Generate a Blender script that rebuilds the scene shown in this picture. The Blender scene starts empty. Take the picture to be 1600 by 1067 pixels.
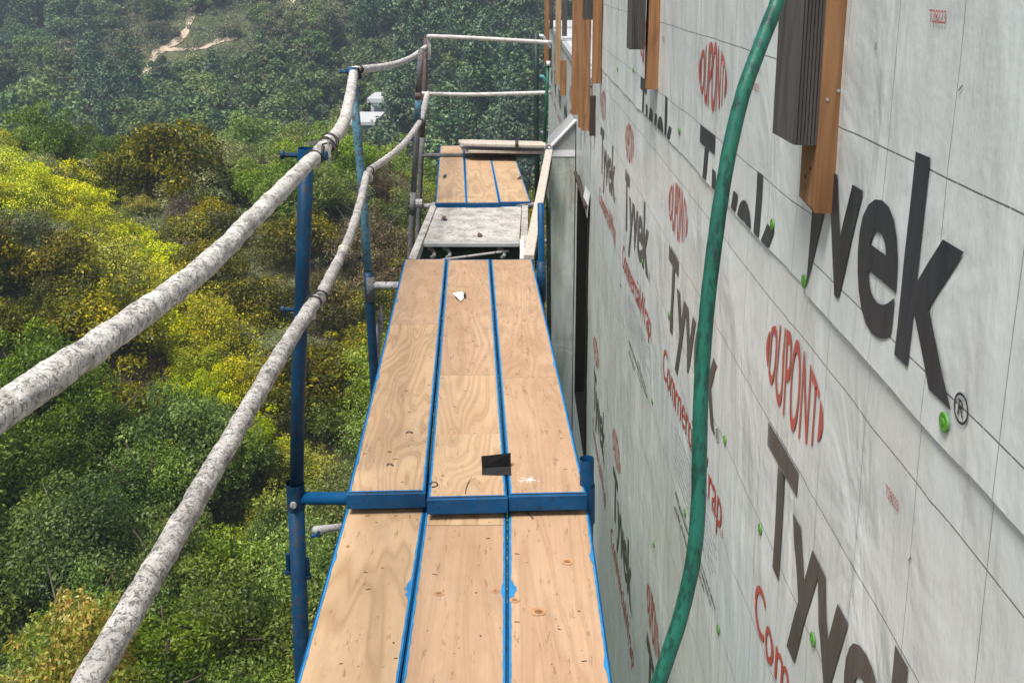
import bpy, bmesh, math, random
import numpy as np
from mathutils import Vector, Matrix, noise as mnoise
random.seed(7); rng = np.random.default_rng(7)
S = bpy.context.scene
COL = S.collection
R = math.radians

# ------------------------------------------------------------------ camera, sky, sun, exposure
FPX, CX, CY, CAMH = 1540.0, 800.0, 297.0, 1.59      # focal length and principal point in pixels of a 1600 px wide picture
TH = math.atan(332 / FPX); PS = -math.atan(7 / FPX * math.cos(TH))
FW = Vector((math.sin(PS) * math.cos(TH), math.cos(PS) * math.cos(TH), -math.sin(TH)))
RT = Vector((math.cos(PS), -math.sin(PS), 0)); UP = RT.cross(FW)
CAM = Vector((0, 0, CAMH))
cd = bpy.data.cameras.new('camera'); cam = bpy.data.objects.new('camera', cd); COL.objects.link(cam)
cam.location = CAM
cam.rotation_euler = Matrix((RT, UP, -FW)).transposed().to_euler()
cd.sensor_fit = 'HORIZONTAL'; cd.sensor_width = 36; cd.lens = 36 * FPX / 1600
cd.shift_y = -(533.5 - CY) / 1600; cd.clip_start = 0.05; cd.clip_end = 2000
S.camera = cam
SUN_EL, SUN_AZ = R(67), math.atan2(-0.6, -0.7)
w = bpy.data.worlds.new('World'); S.world = w; w.use_nodes = True
nt = w.node_tree; bg = nt.nodes['Background']
sky = nt.nodes.new('ShaderNodeTexSky'); sky.sky_type = 'NISHITA'; sky.sun_disc = False
sky.sun_elevation = SUN_EL; sky.sun_rotation = SUN_AZ
sky.air_density = 1.0; sky.dust_density = 4.0; sky.ozone_density = 1.0
nt.links.new(sky.outputs[0], bg.inputs[0]); bg.inputs[1].default_value = 0.088
sl = bpy.data.lights.new('sun', 'SUN'); sl.energy = 4.7; sl.angle = R(18); sl.color = (1, 0.95, 0.87)
so = bpy.data.objects.new('sun', sl); COL.objects.link(so)
sd = Vector((math.sin(SUN_AZ) * math.cos(SUN_EL), math.cos(SUN_AZ) * math.cos(SUN_EL), math.sin(SUN_EL)))
so.rotation_euler = sd.to_track_quat('Z', 'Y').to_euler()
so.location = (0, -10, 60)
vs = S.view_settings
vs.view_transform = 'Standard'; vs.look = 'None'; vs.gamma = 1; vs.exposure = 0.55; vs.use_curve_mapping = False
S.cycles.max_bounces = 6; S.cycles.diffuse_bounces = 3; S.cycles.glossy_bounces = 3; S.cycles.transmission_bounces = 3
S.cycles.volume_bounces = 0; S.cycles.transparent_max_bounces = 4
S.cycles.volume_step_rate = 4; S.cycles.volume_max_steps = 64

# ------------------------------------------------------------------ helpers
def at(px, py, X=None, Y=None, Z=None, d=None):
    r = FW + RT * ((px - CX) / FPX) - UP * ((py - CY) / FPX)
    if X is not None: t = X / r.x
    elif Y is not None: t = Y / r.y
    elif Z is not None: t = (Z - CAMH) / r.z
    else: t = d
    return CAM + r * t
def proj(p):
    v = Vector(p) - CAM; d = v.dot(FW)
    return CX + FPX * v.dot(RT) / d, CY - FPX * v.dot(UP) / d
def tag(o, label=None, cat=None, group=None, kind=None):
    if label: o['label'] = label
    if cat: o['category'] = cat
    if group: o['group'] = group
    if kind: o['kind'] = kind
    return o
def link(name, me, mat=None, parent=None, smooth=False):
    o = bpy.data.objects.new(name, me); COL.objects.link(o)
    if mat is not None and len(me.materials) == 0: me.materials.append(mat)
    if parent is not None: o.parent = parent
    if smooth:
        for p in me.polygons: p.use_smooth = True
    return o
def empty(name, loc=(0, 0, 0), label=None, cat=None, group=None, mw=None):
    o = bpy.data.objects.new(name, None); COL.objects.link(o); o.empty_display_size = .1
    if mw is not None: o.matrix_world = mw
    else: o.location = loc
    return tag(o, label, cat, group)
def mk(name, bm, mat, parent=None, smooth=False, recalc=True):
    if recalc: bmesh.ops.recalc_face_normals(bm, faces=bm.faces)
    me = bpy.data.meshes.new(name); bm.to_mesh(me); bm.free()
    return link(name, me, mat, parent, smooth)
def pyd(name, vs_, fs, mat, parent=None, smooth=False):
    me = bpy.data.meshes.new(name); me.from_pydata([tuple(v) for v in vs_], [], fs); me.update()
    return link(name, me, mat, parent, smooth)
def box(bm, a, b, bevel=0.0, mw=None):
    x0, y0, z0 = a; x1, y1, z1 = b
    vs_ = [bm.verts.new(p) for p in ((x0, y0, z0), (x1, y0, z0), (x1, y1, z0), (x0, y1, z0), (x0, y0, z1), (x1, y0, z1), (x1, y1, z1), (x0, y1, z1))]
    fs = [bm.faces.new([vs_[i] for i in q]) for q in ((3, 2, 1, 0), (4, 5, 6, 7), (0, 1, 5, 4), (1, 2, 6, 5), (2, 3, 7, 6), (3, 0, 4, 7))]
    if bevel:
        es = list({e for f in fs for e in f.edges})
        r = bmesh.ops.bevel(bm, geom=es, offset=bevel, segments=1, affect='EDGES')
        vs_ = list({v for v in vs_ if v.is_valid} | set(r['verts']))
    if mw is not None: bmesh.ops.transform(bm, matrix=mw, verts=vs_)
    return bm
def B(*boxes, bevel=0.0):
    bm = bmesh.new()
    for a, b in boxes: box(bm, a, b, bevel)
    return bm
def tube(bm, pts, rad, seg=14, rough=0.0, fr=30.0, caps=True, wrap=0.0, seed=0.0):
    pts = [Vector(p) for p in pts]; n = len(pts)
    rads = rad if isinstance(rad, (list, tuple)) else [rad] * n
    rings = []; up = None
    for i, p in enumerate(pts):
        t = (pts[min(i + 1, n - 1)] - pts[max(i - 1, 0)]).normalized()
        if up is None:
            up = Vector((0, 0, 1)) if abs(t.z) < .9 else Vector((1, 0, 0))
        s = t.cross(up).normalized(); up = s.cross(t).normalized()
        ring = []
        for k in range(seg):
            a = 2 * math.pi * k / seg
            dv = s * math.cos(a) + up * math.sin(a)
            rr = rads[i]
            if rough: rr *= 1 + rough * mnoise.noise((p + dv * rads[i]) * fr + Vector((seed, 0, 0))) + .5 * rough * mnoise.noise((p + dv * rads[i]) * fr * 2.7)
            if wrap:
                ph = (i / (n - 1)) * wrap + k / seg
                rr *= 1 + .05 * ((ph % 1.0) - .5)
            ring.append(bm.verts.new(p + dv * rr))
        rings.append(ring)
    for a, b in zip(rings, rings[1:]):
        for k in range(seg):
            bm.faces.new((a[k], a[(k + 1) % seg], b[(k + 1) % seg], b[k]))
    if caps:
        bm.faces.new(rings[0][::-1]); bm.faces.new(rings[-1])
    return bm
def T(pts, rad, **k): return tube(bmesh.new(), pts, rad, **k)
def spline(pts, n):
    pts = [Vector(p) for p in pts]; out = []; m = len(pts) - 1
    for i in range(n):
        u = i / (n - 1) * m; k = min(int(u), m - 1); f = u - k
        p0, p1, p2, p3 = pts[max(k - 1, 0)], pts[k], pts[k + 1], pts[min(k + 2, m)]
        out.append(.5 * ((2 * p1) + (p2 - p0) * f + (2 * p0 - 5 * p1 + 4 * p2 - p3) * f * f + (3 * p1 - p0 - 3 * p2 + p3) * f ** 3))
    return out

# ------------------------------------------------------------------ materials
class N:
    def __init__(s, name):
        s.m = bpy.data.materials.new(name); s.m.use_nodes = True; s.t = s.m.node_tree
        s.p = s.t.nodes['Principled BSDF']; s.out = s.t.nodes['Material Output']
    def n(s, typ, ins=None, **kw):
        q = s.t.nodes.new('ShaderNode' + typ)
        for k, v in kw.items(): setattr(q, k, v)
        for k, v in (ins or {}).items(): s.set(q.inputs[k], v)
        return q
    def set(s, sock, v):
        if isinstance(v, bpy.types.NodeSocket): s.t.links.new(v, sock)
        elif isinstance(v, tuple) and len(v) == 3 and sock.type == 'RGBA': sock.default_value = v + (1,)
        else: sock.default_value = v
    def coord(s, scale=(1, 1, 1), kind='Object', rand=0.0):
        c = s.n('TexCoord').outputs[kind]
        mp = s.n('Mapping', {0: c, 3: scale})
        if rand:
            oi = s.n('ObjectInfo').outputs['Random']
            s.set(mp.inputs[1], s.n('VectorMath', {0: (rand, rand * 1.7, rand * .6), 3: oi}, operation='SCALE').outputs[0])
        return mp.outputs[0]
    def noise(s, vec, scale=5., detail=4., rough=.5, dist=0.):
        return s.n('TexNoise', {'Vector': vec, 'Scale': scale, 'Detail': detail, 'Roughness': rough, 'Distortion': dist}).outputs[0]
    def ramp(s, fac, stops):
        r = s.n('ValToRGB', {0: fac}); e = r.color_ramp.elements
        while len(e) < len(stops): e.new(.5)
        for q, (p, c) in zip(e, stops):
            q.position = p; q.color = (c + (1,)) if isinstance(c, tuple) else (c, c, c, 1)
        return r.outputs[0]
    def mix(s, f, a, b, mode='MIX'):
        q = s.n('Mix', data_type='RGBA', blend_type=mode)
        s.set(q.inputs[0], f); s.set(q.inputs[6], a); s.set(q.inputs[7], b); return q.outputs[2]
    def math(s, op, a, b=0., c=0.):
        q = s.n('Math', operation=op); s.set(q.inputs[0], a); s.set(q.inputs[1], b)
        if op in ('MULTIPLY_ADD', 'WRAP', 'COMPARE', 'SMOOTH_MIN'): s.set(q.inputs[2], c)
        return q.outputs[0]
    def bump(s, h, strength=.3, dist=.01):
        b = s.n('Bump', {'Height': h, 'Strength': strength, 'Distance': dist}); s.set(s.p.inputs['Normal'], b.outputs[0])
    def fin(s, col, rough=.6, spec=.5, metal=0.):
        s.set(s.p.inputs['Base Color'], col); s.set(s.p.inputs['Roughness'], rough)
        s.p.inputs['Specular IOR Level'].default_value = spec; s.set(s.p.inputs['Metallic'], metal); return s.m
def flat(name, col, rough=.6, var=.15, scale=12., spec=.4, metal=0.):
    m = N(name); c = m.coord(rand=9.)
    f = m.ramp(m.noise(c, scale, 5), [(.3, 0.), (.7, 1.)])
    a = tuple(x * (1 - var) for x in col); b = tuple(min(1, x * (1 + var)) for x in col)
    m.bump(m.noise(c, scale * 8, 3), .1, .004)
    return m.fin(m.mix(f, a, b), rough, spec, metal)
def paint_metal(name, col, worn=(.22, .2, .19), rust=(.1, .045, .02), amt=.5, rough=.45):
    m = N(name); c = m.coord(rand=5.)
    big = m.noise(c, 9, 6, .6); chip = m.ramp(m.noise(c, 55, 4, .6), [(.62 - .1 * amt, 0.), (.66 - .1 * amt, 1.)])
    base = m.mix(m.ramp(big, [(.35, 0.), (.65, 1.)]), tuple(x * .8 for x in col), tuple(x * 1.2 for x in col))
    dust = m.mix(m.ramp(m.noise(c, 26, 5, .7), [(.5, 0.), (.8, .5 * amt)]), base, worn)
    m.bump(m.noise(c, 90, 3), .25, .003)
    return m.fin(m.mix(m.math('MULTIPLY', chip, .75), dust, rust), rough, .22)
def plywood(name, a, b, ring, sx, sy, fibre=.35, stain=.25, speck=.64):
    m = N(name)
    co = m.coord((sx, sy, 1), rand=31.)
    v = m.noise(co, 1.0, 2.2, .45, .35)
    v = m.math('ADD', v, m.math('MULTIPLY', m.noise(m.coord((30, 4, 1), rand=31.), 1., 2), .012))
    rg = m.math('SINE', m.math('MULTIPLY', v, ring))
    rg = m.ramp(m.math('MULTIPLY_ADD', rg, .5, .5), [(.0, 0.), (.5, .1), (.9, .9), (1., .4)])
    rg = m.math('MULTIPLY', rg, m.ramp(m.noise(m.coord((5, 1.3, 1), rand=41.), 1., 3), [(.3, .45), (.6, 1.)]))
    fb = m.noise(m.coord((220, 5, 1), rand=11.), 1.0, 5, .6)
    fib = m.ramp(fb, [(.35, 0.), (.75, 1.)])
    col = m.mix(m.math('MULTIPLY', rg, .8), a, b)
    col = m.mix(m.math('MULTIPLY', fib, fibre), col, tuple(x * .72 for x in a))
    st = m.ramp(m.noise(m.coord((3.5, 1.6, 1), rand=23.), 1.3, 6, .65), [(.38, 0.), (.72, 1.)])
    col = m.mix(m.math('MULTIPLY', st, stain * 1.25), col, tuple(x * y for x, y in zip(a, (.66, .58, .5))))
    sp = m.ramp(m.noise(m.coord((60, 14, 1), rand=3.), 1.0, 3, .7), [(speck, 0.), (speck + .08, 1.)])
    col = m.mix(m.math('MULTIPLY', sp, .6), col, (.13, .075, .04))
    sm = m.ramp(m.noise(m.coord((9, 4, 1), rand=13.), 1., 7, .75), [(.52, 0.), (.74, 1.)])
    col = m.mix(m.math('MULTIPLY', sm, .38), col, (.17, .125, .09))
    tint = m.n('ObjectInfo').outputs['Random']
    col = m.mix(m.math('MULTIPLY', tint, .22), col, (.42, .285, .18))
    m.bump(m.math('ADD', fb, m.math('MULTIPLY', rg, .5)), .12, .002)
    return m.fin(col, .62, .3)
M = {}
M['ply_cath'] = plywood('plywood_cathedral_grain', (.45, .315, .195), (.21, .122, .058), 150., 4.8, .9, .35, .4, .62)
M['ply_broad'] = plywood('plywood_broad_grain', (.46, .325, .2), (.22, .13, .065), 62., 4.2, .8, .45, .4, .62)
M['ply_fine'] = plywood('plywood_fine_grain', (.42, .285, .185), (.29, .175, .1), 60., 6.5, .45, .6, .5, .61)
M['ply_old'] = plywood('plywood_weathered', (.42, .285, .185), (.24, .145, .08), 105., 5.2, .7, .5, .7, .585)
M['blue'] = paint_metal('blue_plank_paint', (.0015, .055, .15), rust=(.012, .03, .06), amt=.15, rough=.5)
M['blue_light'] = flat('blue_paint_smear', (.02, .17, .38), .5, .2, 30)
M['blue_post'] = paint_metal('blue_post_paint', (.0025, .032, .08), worn=(.09, .12, .15), rust=(.035, .025, .022), amt=.45, rough=.5)
M['dusty_blue'] = paint_metal('dusty_blue_post', (.07, .2, .29), worn=(.36, .37, .37), amt=.8, rough=.6)
M['rusty'] = paint_metal('weathered_grey_post', (.105, .115, .125), worn=(.26, .265, .27), rust=(.09, .06, .045), amt=1., rough=.75)
M['red_tape'] = paint_metal('red_worn_paint', (.09, .07, .075), worn=(.33, .3, .3), amt=.95, rough=.7)
M['galv'] = paint_metal('galvanised_pipe', (.3, .3, .31), worn=(.5, .5, .5), amt=.6, rough=.5)
M['dark_pole'] = paint_metal('dark_green_pole', (.015, .035, .033), amt=.3, rough=.5)
M['green_pole'] = paint_metal('green_stake', (.01, .085, .05), amt=.15, rough=.5)
M['teal'] = flat('teal_brace_paint', (.16, .48, .5), .5, .2)
M['white_pipe'] = flat('whitewashed_pipe', (.47, .45, .44), .7, .2, 25)
M['wire'] = flat('dark_tie_wire', (.03, .028, .027), .7)
M['tapeend'] = flat('pale_tape_tail', (.55, .53, .5), .7, .2, 20)
M['yellow_tie'] = flat('yellow_tie', (.42, .42, .2), .6)
M['black'] = flat('black_metal', (.006, .006, .0065), .5, .3, 30, spec=.2)
M['brown_leaf'] = flat('dry_leaf', (.09, .05, .025), .8, .3, 40)
M['foil'] = flat('crumpled_paper', (.75, .76, .78), .35, .15, 40)
M['knot'] = flat('wood_knot', (.2, .1, .045), .65, .35, 60)
M['knot_ring'] = flat('wood_knot_ring', (.36, .2, .1), .65, .2, 60)
M['hole'] = flat('dark_nail_mark', (.03, .018, .012), .8)
M['chalk'] = flat('white_scuff', (.8, .78, .75), .8, .1, 50)
def wrapped_rail(k=1.):
    m = N('plaster_wrapped_rail'); c = m.coord()
    a = m.ramp(m.noise(c, 22, 7, .68, .5), [(.3, (.25, .24, .23)), (.45, (.45, .44, .425)), (.6, (.68, .665, .645))])
    cr = m.ramp(m.noise(c, 120, 5, .7, 1.0), [(.36, 1.), (.46, 0.)])
    big = m.ramp(m.noise(c, 5, 4, .6), [(.3, .4), (.55, 1.)])
    m.bump(m.math('ADD', m.noise(c, 70, 6, .7), m.math('MULTIPLY', cr, -.6)), .9, .006)
    return m.fin(m.mix(m.math('MULTIPLY', m.math('MULTIPLY', cr, big), .62), m.mix(1., a, (k, k * .985, k * .97), 'MULTIPLY'), (.12, .11, .105)), .85, .2)
M['rail'] = wrapped_rail(); M['rail_low'] = wrapped_rail(.72)
def hose_mat():
    m = N('green_hose'); c = m.coord()
    sc = m.ramp(m.noise(m.coord((95, 95, 14)), 1., 6, .7), [(.5, 0.), (.58, 1.)])
    b = m.ramp(m.noise(c, 14, 5), [(.3, (.005, .068, .047)), (.7, (.011, .13, .088))])
    m.bump(m.noise(c, 160, 3), .25, .002)
    return m.fin(m.mix(m.math('MULTIPLY', sc, .7), b, (.004, .022, .018)), .42, .5)
M['hose'] = hose_mat()
def timber(name, a, b, sc=(40, 40, 2.)):
    m = N(name); c = m.coord(sc, rand=17.)
    g = m.noise(c, 1., 5, .6, .4)
    wv = m.math('SINE', m.math('MULTIPLY', m.noise(m.coord((9, 9, .8), rand=7.), 1., 2, .5, .6), 50.))
    col = m.mix(m.ramp(g, [(.3, 0.), (.7, 1.)]), a, b)
    col = m.mix(m.math('MULTIPLY', m.ramp(wv, [(.2, 0.), (1., 1.)]), .35), col, tuple(x * .6 for x in b))
    m.bump(g, .3, .003)
    return m.fin(col, .7, .25)
M['orange_wood'] = timber('new_orange_timber', (.34, .185, .09), (.17, .078, .033))
M['tan_wood'] = timber('tan_timber', (.4, .27, .15), (.3, .19, .1))
M['grey_wood'] = timber('weathered_grey_timber', (.105, .095, .09), (.05, .045, .045))
M['pale_wood'] = timber('pale_board', (.5, .46, .4), (.36, .32, .28))
M['dark_wood'] = timber('dark_brown_timber', (.06, .045, .035), (.035, .027, .022))
def cement():
    m = N('cement_splattered_deck'); c = m.coord(rand=3.)
    a = m.ramp(m.noise(c, 9, 8, .7), [(.3, (.2, .19, .18)), (.6, (.46, .445, .42))])
    s = m.ramp(m.noise(c, 38, 7, .76, .8), [(.38, 1.), (.48, 0.)])
    m.bump(m.noise(c, 45, 6, .7), .8, .008)
    return m.fin(m.mix(m.math('MULTIPLY', s, .8), a, (.1, .085, .07)), .85, .2)
M['cement'] = cement()
VY0, VSP, HZ0, HSP = 1.047, .2068, .905, .2667
def wrap_mat(name, vy0, hz0, lines=True, green=0.0):
    m = N(name); c = m.n('TexCoord').outputs['Object']; sx = m.n('SeparateXYZ', {0: c})
    y, z = sx.outputs[1], sx.outputs[2]
    wob = m.math('MULTIPLY_ADD', m.noise(c, 2.2, 2), .012, -.006)
    base = m.ramp(m.noise(m.coord((1, 1.6, .7)), 1.4, 6, .6), [(.3, (.545, .585, .59)), (.7, (.61, .645, .645))])
    blot = m.ramp(m.noise(m.coord((1, 26, 2.6)), 1., 6, .65), [(.5, 0.), (.85, 1.)])
    base = m.mix(m.math('MULTIPLY', blot, .09), base, (.5, .5, .48))
    sm = m.ramp(m.noise(m.coord((1, 7, .9)), 1., 5, .7), [(.56, 0.), (.8, 1.)])
    base = m.mix(m.math('MULTIPLY', sm, .13), base, (.46, .43, .37))
    if green:
        gs = m.ramp(m.noise(m.coord((9, 9, 1.1)), 1., 6, .65), [(.3, .15), (.66, 1.)])
        base = m.mix(m.math('MULTIPLY', gs, green), base, (.17, .2, .15))  # darker greenish streaks mixed into the base colour
    if lines:
        dv = m.math('ABSOLUTE', m.math('WRAP', m.math('SUBTRACT', m.math('ADD', y, m.math('MULTIPLY', wob, .35)), vy0), VSP / 2, -VSP / 2))
        dh = m.math('ABSOLUTE', m.math('WRAP', m.math('SUBTRACT', m.math('ADD', z, wob), hz0), HSP / 2, -HSP / 2))
        dash = m.math('GREATER_THAN', m.math('FRACT', m.math('MULTIPLY_ADD', y, 1 / VSP * 3, .35)), .02)
        lv = m.math('MULTIPLY', m.math('LESS_THAN', dv, .0009), .72)
        lh = m.math('MULTIPLY', m.math('LESS_THAN', dh, .0013), m.math('MULTIPLY', dash, .85))
        base = m.mix(m.math('MAXIMUM', lv, lh), base, (.05, .055, .055))
    f1 = m.noise(m.coord((1, 9, 2.2)), 1., 6, .62); f2 = m.noise(m.coord((60, 60, 60)), 1., 3)
    f3 = m.noise(m.coord((1, 2.2, 1.2)), 1.6, 3, .5, 1.2)
    h = m.math('ADD', m.math('ADD', m.math('MULTIPLY', f1, .45), m.math('MULTIPLY', f2, .06)), m.math('MULTIPLY', f3, 1.6))
    m.bump(h, .85, .012)
    rg = m.ramp(m.noise(m.coord((1, 6, 2)), 1., 4), [(.3, .24), (.7, .42)])
    return m.fin(base, rg, .5)
M['wrap_low'] = wrap_mat('house_wrap_lower', 1.047, .905)
M['wrap_ul'] = wrap_mat('house_wrap_upper_far', 2.11, 1.144 + .01)
M['wrap_ur'] = wrap_mat('house_wrap_upper_near', 1.04, 1.338)
M['wrap_far'] = wrap_mat('house_wrap_greenish', 1.047, .905, green=.35)
M['wrap_bump'] = wrap_mat('house_wrap_green_streaked', 1.047, .905, lines=False, green=.9)
def print_mat(name, col):
    m = N(name); f = m.ramp(m.noise(m.coord((1, 30, 4)), 1., 4, .6), [(.35, 0.), (.75, 1.)])
    m.bump(m.noise(m.coord((1, 9, 2.2)), 1., 6, .62), .4, .012)
    return m.fin(m.mix(m.math('MULTIPLY', f, .5), col, tuple(min(1, x * 1.7 + .02) for x in col)), .42, .35)
M['ink_black'] = print_mat('ink_black', (.019, .023, .034)); M['ink_grey'] = print_mat('ink_grey', (.06, .055, .055))
M['ink_red'] = print_mat('ink_red', (.36, .062, .05)); M['ink_pale'] = print_mat('ink_pale_grey', (.3, .3, .31))
M['ink_faded'] = print_mat('ink_faded_red', (.42, .3, .27))
M['cap'] = flat('green_plastic_cap', (.075, .25, .03), .55, .15, 40)
M['glass'] = flat('dark_window_glass', (.006, .006, .007), .5, .1, spec=.1); M['frame'] = flat('dark_window_frame', (.012, .011, .011), .5)
M['white_roof'] = flat('white_roof_membrane', (.45, .46, .47), .5, .08, 2)
M['trim'] = flat('grey_drip_edge', (.33, .34, .35), .5); M['white_metal'] = flat('white_flashing', (.72, .74, .76), .4, .1)
M['grey_sheet'] = flat('grey_flashing_sheet', (.3, .31, .31), .5, .1)
M['plaster'] = flat('white_house_plaster', (.42, .43, .43), .8, .06, 1.); M['dark_glass2'] = flat('house_window_glass', (.05, .06, .07), .2)

# ------------------------------------------------------------------ terrain
KY = [-200, -60, 0, 12, 20, 26, 32, 38, 44, 50, 58, 75, 95, 110, 130, 160, 200, 260, 350, 500, 800]
KZ = [10, -6, -10, -13, -15, -14.6, -13, -11, -9.6, -9.1, -11, -19, -25, -25, -21, -12.5, 1, 22, 55, 85, 100]
YY = np.linspace(-200, 800, 2001); ZZ = np.interp(YY, KY, KZ)
ker = np.hanning(13); ker /= ker.sum(); ZS = np.convolve(np.pad(ZZ, 6, mode='edge'), ker, 'valid')
def gz(x, y):
    x = np.asarray(x, float); y = np.asarray(y, float)
    z = np.interp(y, YY, ZS)
    t = x / np.maximum(y, 8)
    bump = np.exp(-((y - 48) / 17.) ** 2)
    z = z - bump * np.clip((t + .2) * 22, 0, 6) + bump * np.clip((-t - .45) * 8, 0, 2)
    z = z + np.clip(-t - .2, 0, .45) * 9 * np.exp(-((y - 34) / 8.) ** 2) + np.clip(-t - .25, 0, .4) * 4 * np.exp(-((y - 45) / 6.) ** 2)
    far = np.clip((y - 105) / 60, 0, 1)
    z = z + far * (3.2 * np.sin(x / 17. + y / 60.) + 1.6 * np.sin(x / 7.3 - y / 21.)) + .35 * np.sin(x / 2.9 + y / 4.1) + .25 * np.sin(x / 1.7 - y / 2.3)
    z = z + np.clip((x - 60) / 60, 0, 3) * 6
    return z
def hit(px, py, y0):
    r = FW + RT * ((px - CX) / FPX) - UP * ((py - CY) / FPX)
    ys = np.arange(y0, 420, .4); tt = ys / r.y
    xs = r.x * tt; zs = CAMH + r.z * tt
    dd = zs - gz(xs, ys); k = np.argmax(dd < 0)
    if not (dd < 0).any(): return None
    return Vector((xs[k], ys[k], float(gz(xs[k], ys[k]))))
ax = np.concatenate([np.linspace(-500, -130, 38), np.arange(-128, 60, 1.6), np.linspace(61, 500, 45)])
ay = np.concatenate([np.linspace(-200, -5, 20), np.arange(-4, 70, 1.2), np.arange(70, 260, 2.2), np.linspace(262, 800, 60)])
GX, GY = np.meshgrid(ax, ay); GZ = gz(GX, GY)
nx_, ny_ = len(ax), len(ay)
verts = np.stack([GX.ravel(), GY.ravel(), GZ.ravel()], 1)
idx = np.arange(nx_ * ny_).reshape(ny_, nx_)
quads = np.stack([idx[:-1, :-1].ravel(), idx[:-1, 1:].ravel(), idx[1:, 1:].ravel(), idx[1:, :-1].ravel()], 1)
def ground_mat():
    m = N('hillside_ground'); c = m.coord()
    a = m.ramp(m.noise(c, .09, 8, .65), [(.34, (.075, .1, .04)), (.55, (.125, .14, .06)), (.74, (.22, .18, .11))])
    b = m.ramp(m.noise(c, 1.3, 7, .7), [(.35, .55), (.7, 1.25)])
    m.bump(m.noise(c, 2., 8, .7), 1., .4)
    return m.fin(m.mix(1., a, b, 'MULTIPLY'), .95, .1)
M['ground'] = ground_mat()
tag(pyd('hillside', verts, [tuple(q) for q in quads.tolist()], M['ground'], smooth=True), 'brush covered canyon slope rising to a far hillside', kind='structure')
M['dirt'] = flat('dirt_trail', (.42, .335, .245), .95, .25, .6)
PATHS = [[(226, 132), (230, 112), (236, 98), (250, 82), (272, 70), (288, 56), (296, 36), (302, 16), (330, 6), (352, -4)],
         [(238, 84), (262, 80), (290, 79), (318, 76), (345, 66), (372, 60)], [(424, 54), (440, 48), (449, 30), (456, 8), (462, -6)]]
PATH_PX = []
for P in PATHS:
    q = spline([(a, b, 0) for a, b in P], 40); vs_ = []; fs = []
    pts = [hit(p.x, p.y, 100) for p in q]
    for i, p in enumerate(pts):
        tdir = (pts[min(i + 1, len(pts) - 1)] - pts[max(i - 1, 0)]); tdir.z = 0; tdir.normalize()
        s_ = Vector((tdir.y, -tdir.x, 0)); wd = .6 + .65 * mnoise.noise(Vector((i * .35, P[0][0], 0)))
        for k in (-1, -.35, .35, 1):
            v = p + s_ * wd * k; vs_.append((v.x, v.y, float(gz(v.x, v.y)) + .12))
        if i:
            for k in range(3): a = (i - 1) * 4 + k; fs.append((a, a + 1, a + 5, a + 4))
    tag(pyd('dirt_path', vs_, fs, M['dirt'], smooth=True), 'pale eroded dirt trail on the far hillside', kind='structure')
    PATH_PX += [(p.x, p.y) for p in q]

# ------------------------------------------------------------------ foliage
def leaf_mat(name, cols, trans=.45, hue=.18):
    """cols: list of (stop, colour) over the per-leaf random value; every plant also varies a little as a whole."""
    m = N(name)
    at_ = m.n('Attribute', attribute_name='leaf').outputs['Fac']
    c = m.ramp(at_, cols)
    rnd = m.n('ObjectInfo').outputs['Random']
    hs = m.n('HueSaturation', {'Hue': m.math('MULTIPLY_ADD', rnd, .035, .4825), 'Saturation': m.math('MULTIPLY_ADD', m.math('FRACT', m.math('MULTIPLY', rnd, 7.31)), .3, 1.02),
                               'Value': m.math('MULTIPLY_ADD', m.math('FRACT', m.math('MULTIPLY', rnd, 3.77)), .6, .7), 'Color': c}).outputs[0]
    d = m.n('BsdfDiffuse', {0: hs}); t = m.n('BsdfTranslucent', {0: hs})
    mx = m.n('MixShader', {0: trans, 1: d.outputs[0], 2: t.outputs[0]})
    g = m.n('BsdfGlossy', {0: (.5, .5, .5), 1: .5}); mx2 = m.n('MixShader', {0: .035, 1: mx.outputs[0], 2: g.outputs[0]})
    m.t.nodes.remove(m.p); m.t.links.new(mx2.outputs[0], m.out.inputs[0]); return m.m
LM = {}
LM['oak'] = leaf_mat('leaf_dark_oak', [(0, (0.046, 0.077, 0.021)), (.5, (0.131, 0.193, 0.049)), (1, (0.309, 0.386, 0.100))])
LM['bright'] = leaf_mat('leaf_bright_green', [(0, (0.075, 0.115, 0.030)), (.5, (0.184, 0.244, 0.068)), (1, (0.380, 0.447, 0.122))])
LM['lime'] = leaf_mat('leaf_lime', [(0, (0.172, 0.247, 0.028)), (.5, (0.380, 0.476, 0.048)), (1, (0.600, 0.600, 0.076))])
LM['yellow'] = leaf_mat('leaf_yellow_flower', [(0, (.1, .13, .025)), (.42, (.33, .37, .08)), (.5, (.76, .72, .08)), (1, (.86, .84, .2))])
LM['olive'] = leaf_mat('leaf_olive_brown', [(0, (.05, .062, .012)), (.6, (.16, .165, .03)), (.9, (.3, .25, .045)), (1, (.6, .5, .08))])
LM['grey'] = leaf_mat('leaf_grey_brown', [(0, (0.153, 0.127, 0.099)), (.6, (0.304, 0.261, 0.196)), (1, (0.479, 0.436, 0.348))])
LM['sage'] = leaf_mat('leaf_sage', [(0, (0.122, 0.147, 0.069)), (.6, (0.265, 0.295, 0.143)), (1, (0.489, 0.489, 0.244))])
LM['brown'] = leaf_mat('leaf_brown', [(0, (0.106, 0.088, 0.054)), (.6, (0.211, 0.170, 0.097)), (1, (0.361, 0.296, 0.158))])
LM['red'] = leaf_mat('leaf_reddish', [(0, (0.198, 0.255, 0.072)), (.55, (0.452, 0.452, 0.129)), (.75, (0.800, 0.537, 0.226)), (1, (0.800, 0.800, 0.395))])
LM['farpine'] = leaf_mat('leaf_far_conifer', [(0, (0.041, 0.079, 0.053)), (.6, (0.094, 0.147, 0.085)), (1, (0.189, 0.248, 0.130))], .15)
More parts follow.
